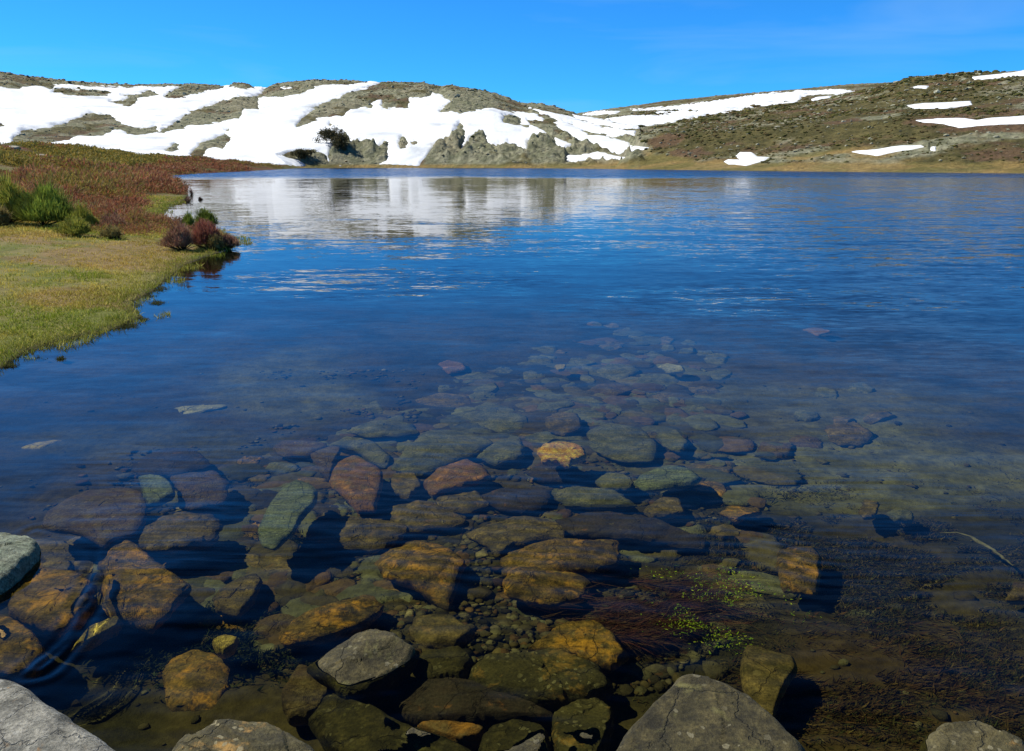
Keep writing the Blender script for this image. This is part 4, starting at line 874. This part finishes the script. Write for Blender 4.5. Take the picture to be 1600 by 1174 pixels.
# single bushes in front of the heather
GREEN = [(0.20, 0.26, 0.035), (0.27, 0.31, 0.045), (0.13, 0.18, 0.03)]
YEL = [(0.34, 0.34, 0.055), (0.25, 0.28, 0.04), (0.40, 0.36, 0.07)]
PURP = [(0.33, 0.15, 0.10), (0.40, 0.22, 0.14), (0.22, 0.10, 0.075), (0.42, 0.28, 0.16)]
REDH = [(0.38, 0.13, 0.085), (0.26, 0.09, 0.07), (0.45, 0.21, 0.11)]
OLV = [(0.28, 0.23, 0.075), (0.36, 0.29, 0.10), (0.20, 0.16, 0.06)]
def bush(x0, x1, ytop, ybase, pal, name, label, cat, group=None, n=7000, fine=1.0, spiky=0.6, seed=1, base=None):
    g = np.random.default_rng(seed)
    bx, by, bz = base if base else ground_hit((x0 + x1) / 2, ybase)
    dist = math.hypot(bx, by); rx = 1.0 * (x1 - x0) / 2 / FPX * math.hypot(dist, HC); hgt = (ybase - ytop) / FPX * math.hypot(dist, HC) * 1.02
    e = empty(name, (bx, by, bz)); tag(e, label, cat, group)
    d = unit(g.normal(size=(n, 3))); d[:, 2] = np.abs(d[:, 2]) * 1.0
    d = unit(d + [0, 0, 0.15])
    lump = 1 + 1.1 * fbm(d[:, 0] * 2.6 + seed, d[:, 1] * 2.6 + d[:, 2] * 2.1, 4, seed)
    rad = g.uniform(0.35, 1, n) ** 0.6 * lump * 0.80
    nl = 7; la = g.uniform(0, 2 * math.pi, nl); lr = g.uniform(0.15, 0.55, nl); ls = g.uniform(0.50, 0.78, nl); lh = g.uniform(0.55, 1.1, nl); lh[0] = 1.15; lr[0] = 0.1
    li = g.integers(0, nl, n)
    p = np.stack([np.cos(la) * lr, np.sin(la) * lr, lh * 0.12], 1)[li] + d * (rad * ls[li])[:, None] * np.stack([np.ones(n), np.ones(n), 1.15 * lh[li]], 1)
    p = p * [rx, rx * 0.8, hgt]; p[:, 2] = np.maximum(p[:, 2], 0.0)
    dv = unit(d * spiky + np.array([0, 0, 0.75]) + g.normal(0, 0.22, (n, 3)))
    L_ = hgt * (0.13 if name == 'broom_bush' else 0.10) * g.uniform(0.4, 1.9, n)
    clump = fbm(p[:, 0] / rx * 4, p[:, 2] / hgt * 4 + p[:, 1] / rx * 4, 3, seed + 2)
    c = pick(pal, n, g) * (1 + 1.4 * clump[:, None]); c = np.clip(c, 0.004, 1)
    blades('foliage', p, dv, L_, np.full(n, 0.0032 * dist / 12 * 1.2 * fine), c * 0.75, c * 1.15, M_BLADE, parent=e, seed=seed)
    m = 60; q = unit(g.normal(size=(m, 3)) * [1, 1, 0.5] + [0, 0, 0.7]); cb = pick([(0.06, 0.04, 0.025)], m, g)
    blades('branches', q * 0.02, q, np.full(m, 0.8) * np.minimum(rx, hgt) * g.uniform(0.7, 1.1, m), np.full(m, 0.008), cb, cb, M_TWIG, parent=e, seed=seed)
    return e
bg_ = 'bushes at the edge of the meadow'
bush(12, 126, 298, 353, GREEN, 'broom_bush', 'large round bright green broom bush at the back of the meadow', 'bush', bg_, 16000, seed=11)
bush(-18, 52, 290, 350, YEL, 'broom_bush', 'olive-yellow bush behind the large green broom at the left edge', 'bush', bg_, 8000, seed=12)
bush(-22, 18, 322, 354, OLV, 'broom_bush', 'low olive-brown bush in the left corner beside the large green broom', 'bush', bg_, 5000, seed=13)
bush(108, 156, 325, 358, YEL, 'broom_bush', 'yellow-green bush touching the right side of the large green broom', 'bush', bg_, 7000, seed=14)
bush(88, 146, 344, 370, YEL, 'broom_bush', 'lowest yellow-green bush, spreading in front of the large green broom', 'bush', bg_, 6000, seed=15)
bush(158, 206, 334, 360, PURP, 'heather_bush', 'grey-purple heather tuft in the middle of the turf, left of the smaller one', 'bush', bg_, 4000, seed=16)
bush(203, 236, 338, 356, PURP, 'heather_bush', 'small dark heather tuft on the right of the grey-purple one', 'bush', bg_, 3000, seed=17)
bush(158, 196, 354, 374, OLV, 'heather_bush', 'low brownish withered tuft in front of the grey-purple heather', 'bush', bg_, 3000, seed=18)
pg = 'bushes on the point of the bank'
bush(256, 316, 351, 392, PURP, 'heather_bush', 'dark purple-brown heather at the left foot of the small point', 'bush', pg, 8000, seed=21)
bush(296, 356, 347, 389, REDH, 'heather_bush', 'reddish heather in the middle of the small point', 'bush', pg, 8000, seed=22)
bush(284, 308, 331, 362, GREEN, 'broom_bush', 'small grey-green broom tuft rising behind the left heather on the point', 'bush', pg, 3500, seed=23, spiky=0.9)
bush(308, 342, 331, 358, GREEN, 'broom_bush', 'small bright green broom tuft on top of the reddish heather', 'bush', pg, 4500, seed=24, spiky=0.9)
bush(334, 378, 367, 390, PURP, 'heather_bush', 'low dark heather at the very tip of the point, hanging over the water', 'bush', pg, 5000, seed=25)
bush(322, 350, 368, 392, OLV, 'heather_bush', 'straw-brown tuft low between the heathers of the point', 'bush', pg, 2500, seed=26)
wg = 'drowned twigs off the red heather'
for i, (x0, x1, yt, yb, lab) in enumerate([(294, 304, 294, 304, 'upper dark twiggy tuft standing in the water off the red heather'), (286, 302, 306, 316, 'lower dark twiggy tuft in the water off the red heather'), (308, 318, 306, 312, 'tiny outermost dark twig in the water off the red heather')]):
    wx, wy = on_plane((x0 + x1) / 2, yb); bush(x0, x1, yt, yb, [(0.10, 0.06, 0.05), (0.16, 0.09, 0.07)], 'heather_bush', lab, 'bush', wg, 160, seed=30 + i, base=(float(wx), float(wy), -0.02), spiky=1.0)

# yellow flowers
M_FL = m_attr('yellow_petals', 0.6, 0.3, 0.2)
for i, (x, y, lab) in enumerate([(51, 407, 'lowest yellow flower of the little group in the turf'), (54, 403, 'topmost yellow flower of the little group in the turf'), (49, 412, 'left yellow flower of the little group in the turf'), (62, 407, 'small yellow flower right of the little group in the turf')]):
    fx, fy, fz = ground_hit(x, y); fx, fy = [float(v) for v in on_plane(x, y, fz + 0.06)]
    e = empty('flower', (fx, fy, fz)); tag(e, lab, 'flower', 'yellow flowers in the meadow')
    a = np.linspace(0, 2 * math.pi, 6, endpoint=False)
    d = np.stack([np.cos(a), np.sin(a), np.full(6, 0.45)], 1); bs = np.tile([0, 0, 0.055], (6, 1))
    blades('petals', bs, unit(d), np.full(6, 0.026), np.full(6, 0.010), np.tile([0.75, 0.45, 0.01], (6, 1)), np.tile([0.9, 0.62, 0.02], (6, 1)), M_FL, parent=e, bend=0.0)
    blades('stem', np.array([[0, 0, 0.]]), np.array([[0, 0, 1.]]), np.array([0.06]), np.array([0.0015]), np.array([[0.08, 0.13, 0.03]]), np.array([[0.08, 0.13, 0.03]]), M_BLADE, parent=e, bend=0.0)

# ------------------------------------------------------------------ water weeds
def bedz(X, Y):
    z, s = H(X, Y); return z
def weed(name, spots, pal, label, n, hl, wl, dvec, spread, seed, lift=0.0, thr=-1):
    g = np.random.default_rng(seed); S_ = []
    wt = np.array([s[2] * s[3] for s in spots], float); wt /= wt.sum()
    ch = g.choice(len(spots), n, p=wt); sp2 = np.array(spots)[ch]
    x = sp2[:, 0] + g.normal(0, 0.5, n) * sp2[:, 2]; y = sp2[:, 1] + g.normal(0, 0.5, n) * sp2[:, 3]
    zt = np.interp(y, [480, 600, 700, 800, 900, 1000, 1174], [-1.0, -0.72, -0.56, -0.46, -0.42, -0.38, -0.34]) + lift
    wx = np.zeros(n); wy = np.zeros(n)
    for q in range(n): wx[q], wy[q] = on_plane(x[q], y[q], float(zt[q]))
    kk = fbm(wx * 4, wy * 4, 3, seed) > thr; wx, wy, zt, y = wx[kk], wy[kk], zt[kk], y[kk]; n = len(wx)
    bz = np.maximum(bedz(wx, wy) - 0.01, zt - 0.15) if lift == 0 else zt
    dv = unit(np.array(dvec) + g.normal(0, spread, (n, 3)))
    c = pick(pal, n, g, 0.3)
    o = blades(name, np.stack([wx, wy, bz], 1), dv, g.uniform(*hl, n), g.uniform(*wl, n), c * 0.7, c * 1.2, M_WEED, seed=seed, bend=0.5)
    tag(o, label, 'water weed', kind='stuff'); return o
weed('water_weed', [(1350, 950, 420, 220), (1500, 1050, 250, 180), (1200, 860, 300, 60), (1400, 860, 400, 90)], [(0.075, 0.07, 0.025), (0.05, 0.06, 0.02), (0.09, 0.06, 0.025), (0.13, 0.10, 0.04)],
     'brownish-green carpet of water weed on the right of the lake floor', 90000, (0.012, 0.045), (0.0012, 0.0035), (0.6, -0.1, 0.5), 0.7, 41, thr=-0.03)
weed('brown_water_weed', [(1400, 1090, 240, 100), (1330, 1060, 200, 90)], [(0.10, 0.05, 0.022), (0.075, 0.045, 0.02), (0.12, 0.08, 0.03)],
     'rusty brown weed streaming over the floor beside the big boulder', 9000, (0.02, 0.07), (0.002, 0.004), (0.7, -0.3, 0.35), 0.35, 42, thr=-0.08)
weed('red_water_weed', [(1000, 960, 110, 60), (960, 1010, 60, 40), (1030, 930, 80, 30)], [(0.13, 0.045, 0.035), (0.09, 0.04, 0.03), (0.16, 0.09, 0.05)],
     'dark red hair-like weed combed sideways near the middle foreground', 7000, (0.08, 0.20), (0.001, 0.002), (0.9, -0.25, 0.15), 0.2, 43, lift=0.16, thr=-0.05)
weed('pondweed', [(1030, 900, 60, 12), (1085, 908, 40, 10), (1135, 898, 22, 22), (1165, 930, 40, 30), (1080, 955, 34, 32), (1070, 978, 36, 16), (1140, 1000, 36, 24), (1190, 960, 70, 30), (1120, 950, 90, 50)], [(0.42, 0.62, 0.02), (0.28, 0.48, 0.02), (0.60, 0.75, 0.05)],
     'bright yellow-green pondweed sprigs glowing right of centre', 2600, (0.006, 0.016), (0.0015, 0.0035), (0.2, 0, 0.7), 0.8, 44, lift=0.22, thr=0.0)
weed('moss', [(440, 860, 160, 60), (620, 980, 120, 60), (330, 1000, 180, 70), (560, 840, 120, 30), (1060, 760, 160, 30), (900, 860, 90, 40), (1060, 840, 160, 24), (380, 780, 120, 30)], [(0.03, 0.045, 0.014), (0.02, 0.03, 0.012), (0.05, 0.055, 0.02)],
     'dark green moss filling the gaps between the submerged rocks', 40000, (0.015, 0.05), (0.002, 0.006), (0.4, -0.1, 0.6), 0.5, 45, thr=-0.05)

# ------------------------------------------------------------------ bushes by the far shore, boulders and scrub on the hills
def dark_tree(x, ybase, wpx, hpx, label, seed):
    g = np.random.default_rng(seed); bx, by, bz = ground_hit(x, ybase); dist = math.hypot(bx, by); s = dist / FPX
    e = empty('tree', (bx, by, bz)); tag(e, label, 'tree', 'dark trees by the far shore')
    hgt = hpx * s; rx = wpx / 2 * s
    tube('trunk', [(0, 0, -0.3), (0.1 * rx, 0, hgt * 0.3), (-0.1 * rx, 0, hgt * 0.6), (0, 0, hgt * 0.85)], [0.28, 0.2, 0.12, 0.05], M_TWIG_PLAIN, parent=e)
    n = 2600; cl = g.normal(0, 1, (22, 3)) * [rx * 0.42, rx * 0.42, hgt * 0.2] + [0, 0, hgt * 0.58]
    q = cl[g.integers(0, 22, n)] + g.normal(0, 1, (n, 3)) * [rx * 0.17, rx * 0.17, hgt * 0.09]
    q[:, 2] = np.maximum(q[:, 2], hgt * 0.08)
    c = pick([(0.07, 0.065, 0.028), (0.11, 0.09, 0.04), (0.05, 0.05, 0.022)], n, g)
    blades('crown', q, unit(g.normal(size=(n, 3)) + [0, 0, 0.5]), g.uniform(0.3, 0.7, n), g.uniform(0.08, 0.18, n), c, c, M_BLADE, parent=e, seed=seed)
t = NT('dark_bark'); t.bsdf((0.06, 0.045, 0.03), 0.95, 0.1); M_TWIG_PLAIN = t.m
dark_tree(516, 228, 34, 24, 'dark tree standing against the snow above the left shore crag', 61)
dark_tree(533, 238, 24, 22, 'second, lower dark tree just right of the one against the snow', 62)
dark_tree(470, 251, 30, 13, 'low reddish dark thicket on the snow edge left of the shore crag', 63)

def ico():
    p = (1 + 5 ** 0.5) / 2
    V = np.array([(-1, p, 0), (1, p, 0), (-1, -p, 0), (1, -p, 0), (0, -1, p), (0, 1, p), (0, -1, -p), (0, 1, -p), (p, 0, -1), (p, 0, 1), (-p, 0, -1), (-p, 0, 1)], float)
    V /= np.linalg.norm(V[0])
    F = np.array([(0, 11, 5), (0, 5, 1), (0, 1, 7), (0, 7, 10), (0, 10, 11), (1, 5, 9), (5, 11, 4), (11, 10, 2), (10, 7, 6), (7, 1, 8), (3, 9, 4), (3, 4, 2), (3, 2, 6), (3, 6, 8), (3, 8, 9), (4, 9, 5), (2, 4, 11), (6, 2, 10), (8, 6, 7), (9, 8, 1)])
    return V, F
def scatter_blobs(name, P, size, col, label, cat, flat=0.7, seed=1, smooth=False, mat=None):
    g = np.random.default_rng(seed); V0, F0 = ico(); n = len(P)
    V = V0[None] * (1 + g.normal(0, 0.16, (n, 12, 1))) * size[:, None, None] * np.stack([g.uniform(0.8, 1.3, n), g.uniform(0.8, 1.3, n), np.full(n, flat) * g.uniform(0.7, 1.2, n)], 1)[:, None, :]
    V = V + P[:, None, :]
    F = F0[None] + np.arange(n)[:, None, None] * 12
    o = mesh(name, V.reshape(-1, 3), F.reshape(-1, 3), mat or M_HILL, smooth=smooth, color=np.repeat(col, 12, 0))
    tag(o, label, cat, kind='stuff'); return o
g = np.random.default_rng(9)
ok = (HSD > 3) & (Hall < -1.5) & (HPX > -120) & (HPX < 1720) & (HR < 800) & ~Hbank & (Hgrass < 0.6)
idx = np.nonzero(ok.ravel())[0]
vg = fbm(HX.ravel()[idx] / 14, HY.ravel()[idx] / 14, 4, 131)
bi = g.choice(idx, 9000, p=(lambda w_: w_ / w_.sum())(np.clip(0.35 - vg, 0.02, 1) * (HR.ravel()[idx] / 300) ** 1.5))
sz = (0.28 + g.gamma(1.6, 0.22, len(bi)) * (HR.ravel()[bi] / 350)) * np.where(HPX.ravel()[bi] < 995, 0.6, 0.65)
P3 = np.stack([HX.ravel()[bi], HY.ravel()[bi], HZ.ravel()[bi] + sz * 0.15], 1)
colb = pick([(0.27, 0.265, 0.18), (0.22, 0.22, 0.14), (0.34, 0.33, 0.24), (0.24, 0.21, 0.145)], len(bi), g)
scatter_blobs('hillside_rubble', P3, sz, colb, 'countless grey granite boulders strewn over both hills', 'boulders', 0.6, 51)
isr = (HPX.ravel()[idx] > 995) * 1.0
wv = np.clip(vg + 0.10, 0.0, 1) * (0.08 + 1.2 * isr) * (HR.ravel()[idx] / 300) ** 1.5 + 1e-6
bi = g.choice(idx, 16000, p=wv / wv.sum())
sz = (0.4 + g.gamma(2.0, 0.22, len(bi))) * (HR.ravel()[bi] / 350) * np.where(HPX.ravel()[bi] < 995, 0.5, 0.7)
P3 = np.stack([HX.ravel()[bi], HY.ravel()[bi], HZ.ravel()[bi] + sz * 0.08], 1)
colb = pick([(0.065, 0.068, 0.018), (0.09, 0.085, 0.022), (0.045, 0.05, 0.015), (0.11, 0.08, 0.03)], len(bi), g)
scatter_blobs('hillside_scrub', P3, sz, colb, 'dark olive cushions of scrub spread over the hillsides', 'scrub', 0.5, 52)

# pale stones among the bank heather
def bank_rock(x, y, wpx, hpx, label, seed):
    bx, by, bz = ground_hit(x, y); dist = math.hypot(bx, by); s = math.hypot(dist, HC - bz) / FPX
    g = np.random.default_rng(seed); V, F = ico()
    for _ in range(2):
        nv = list(map(tuple, V)); mid_ = {}; nf_ = []
        def m_(a, b):
            k_ = (min(a, b), max(a, b))
            if k_ not in mid_: nv.append(tuple((np.array(nv[a]) + np.array(nv[b])) / 2)); mid_[k_] = len(nv) - 1
            return mid_[k_]
        for a, b, c in F: ab, bc, ca = m_(a, b), m_(b, c), m_(c, a); nf_ += [(a, ab, ca), (b, bc, ab), (c, ca, bc), (ab, bc, ca)]
        V = np.array(nv); V /= np.linalg.norm(V, axis=1, keepdims=True); F = np.array(nf_)
    V = V * (1 + 0.5 * fbm(V[:, 0] * 1.5 + seed, V[:, 1] * 1.5 + V[:, 2] * 2, 4, seed))[:, None]
    for _ in range(5):
        nrm = unit(g.normal(size=(1, 3)))[0]; d = V @ nrm; V = V - np.maximum(d - 0.72, 0)[:, None] * nrm
    V = V * [wpx * s / 2, wpx * s / 2.6, hpx * s * 0.9] + [0, 0, hpx * s * 0.35]
    o = mesh('rock', V, F, RM['pale'], smooth=True); o.location = (bx, by, bz + 0.1); tag(o, label, 'rock', 'pale rocks among the bank heather')
bank_rock(68, 254, 26, 7, 'widest pale rock in the heather high on the left bank', 71)
bank_rock(82, 260, 14, 5, 'pale rock just below the widest one on the left bank', 72)
bank_rock(114, 260, 8, 6, 'small upright pale rock in the middle of the bank heather', 73)
bank_rock(135, 263, 18, 5, 'long low pale rock right of the small upright one', 74)
bank_rock(152, 264, 12, 4, 'pale rock at the right end of the row in the bank heather', 75)
bank_rock(22, 235, 16, 4, 'pale rock near the crest of the left bank by the frame edge', 76)

# gravel and pebbles packed round the submerged stones
g = np.random.default_rng(77)
N = 30000
rr_ = np.exp(g.uniform(math.log(1.6), math.log(7), N)); aa = g.uniform(R(-50), R(45), N)
X = np.sin(aa) * rr_; Y = np.cos(aa) * rr_; Zg, SDg = H(X, Y)
px, py = proj(X, Y, apparent(rr_, Zg))
heap = (np.hypot((px - 620) / 520, (py - 850) / 280) + 0.9 * fbm(X * 1.5, Y * 1.5, 3, 78) < 0.9) & (fbm(X * 2.2, Y * 2.2, 3, 80) > 0.0)
k = (SDg < -0.3) & (heap | (g.uniform(size=N) < 0.02)); X, Y, Zg, rr_ = X[k], Y[k], Zg[k], rr_[k]; n = len(X)
sz = 0.006 + g.gamma(1.4, 0.007, n)
col = pick([(0.09, 0.07, 0.032), (0.07, 0.06, 0.035), (0.11, 0.10, 0.06), (0.11, 0.065, 0.03), (0.05, 0.042, 0.025), (0.14, 0.12, 0.08)], n, g, 0.3)
scatter_blobs('gravel', np.stack([X, Y, Zg + 0.01 + fbm(X / 0.35, Y / 0.35, 4, 8) * 0.07 + fbm(X / 1.7, Y / 1.7, 3, 9) * 0.10], 1), sz, col, 'small brown pebbles packed in the gaps of the submerged stones', 'gravel', 0.6, 79, smooth=True, mat=M_BED)

# the lower layer of the heap: cobbles showing between the slabs
V, F = ico()
for _ in range(2):
    nv = list(map(tuple, V)); mid_ = {}; nf_ = []
    def m_(a, b):
        k_ = (min(a, b), max(a, b))
        if k_ not in mid_: nv.append(tuple((np.array(nv[a]) + np.array(nv[b])) / 2)); mid_[k_] = len(nv) - 1
        return mid_[k_]
    for a, b, c in F: ab, bc, ca = m_(a, b), m_(b, c), m_(c, a); nf_ += [(a, ab, ca), (b, bc, ab), (c, ca, bc), (ab, bc, ca)]
    V = np.array(nv); V /= np.linalg.norm(V, axis=1, keepdims=True); F = np.array(nf_)
g = np.random.default_rng(91); VS_ = []; FS_ = []; nb = 0
for q in range(1300):
    px = g.normal(700, 330); py = g.uniform(510, 1130) if q < 800 else g.uniform(505, 720)
    if not (20 < px < 1250) or math.hypot((px - 680) / 560, (py - 800) / 340) > 1.0: continue
    wx, wy = [float(v) for v in on_plane(px, py, zstone(py) - 0.05)]
    if -sdpoly(np.array([wx]), np.array([wy]), LAKE)[0] > -0.2: continue
    v = V.copy()
    for _ in range(7):
        nrm = unit(g.normal(size=(1, 3)))[0]; d = v @ nrm; v = v - np.maximum(d - g.uniform(0.55, 0.85), 0)[:, None] * nrm
    v = v * (1 + 0.25 * fbm(v[:, 0] * 2 + q, v[:, 1] * 2 + v[:, 2], 3, q))[:, None]
    rad_ = g.uniform(0.05, 0.17) * (0.8 + 0.06 * math.hypot(wx, wy)); a = g.uniform(0, math.pi)
    v = v * [rad_ * g.uniform(0.9, 1.3), rad_ * g.uniform(0.6, 1.0), rad_ * g.uniform(0.22, 0.35)]
    v = v @ np.array([[math.cos(a), -math.sin(a), 0], [math.sin(a), math.cos(a), 0], [0, 0, 1]])
    VS_.append(v + [wx, wy, zstone(py) - 0.035 - rad_ * 0.2]); FS_.append(F + nb); nb += len(v)
VA = np.concatenate(VS_); hue = np.repeat(pick([(0.12, 0.10, 0.05), (0.10, 0.10, 0.06), (0.13, 0.085, 0.04), (0.14, 0.14, 0.09), (0.08, 0.065, 0.035)], len(VS_), g), len(V), 0)
o = mesh('cobbles', VA, np.concatenate(FS_), M_BED, color=hue); tag(o, 'lower layer of murky cobbles showing between the submerged slabs', 'cobbles', kind='stuff')

for o in S.objects:      # sunlight reaches these through the water surface
    if o.type == 'MESH' and o.name.split('.')[0] in ('lake_bed', 'stone', 'flat_stone', 'rock', 'boulder', 'granite_block', 'gravel', 'cobbles', 'water_weed', 'brown_water_weed', 'red_water_weed', 'pondweed', 'moss', 'driftwood_stick'):
        o.cycles.is_caustics_receiver = True
print('script done', len(bpy.data.objects))
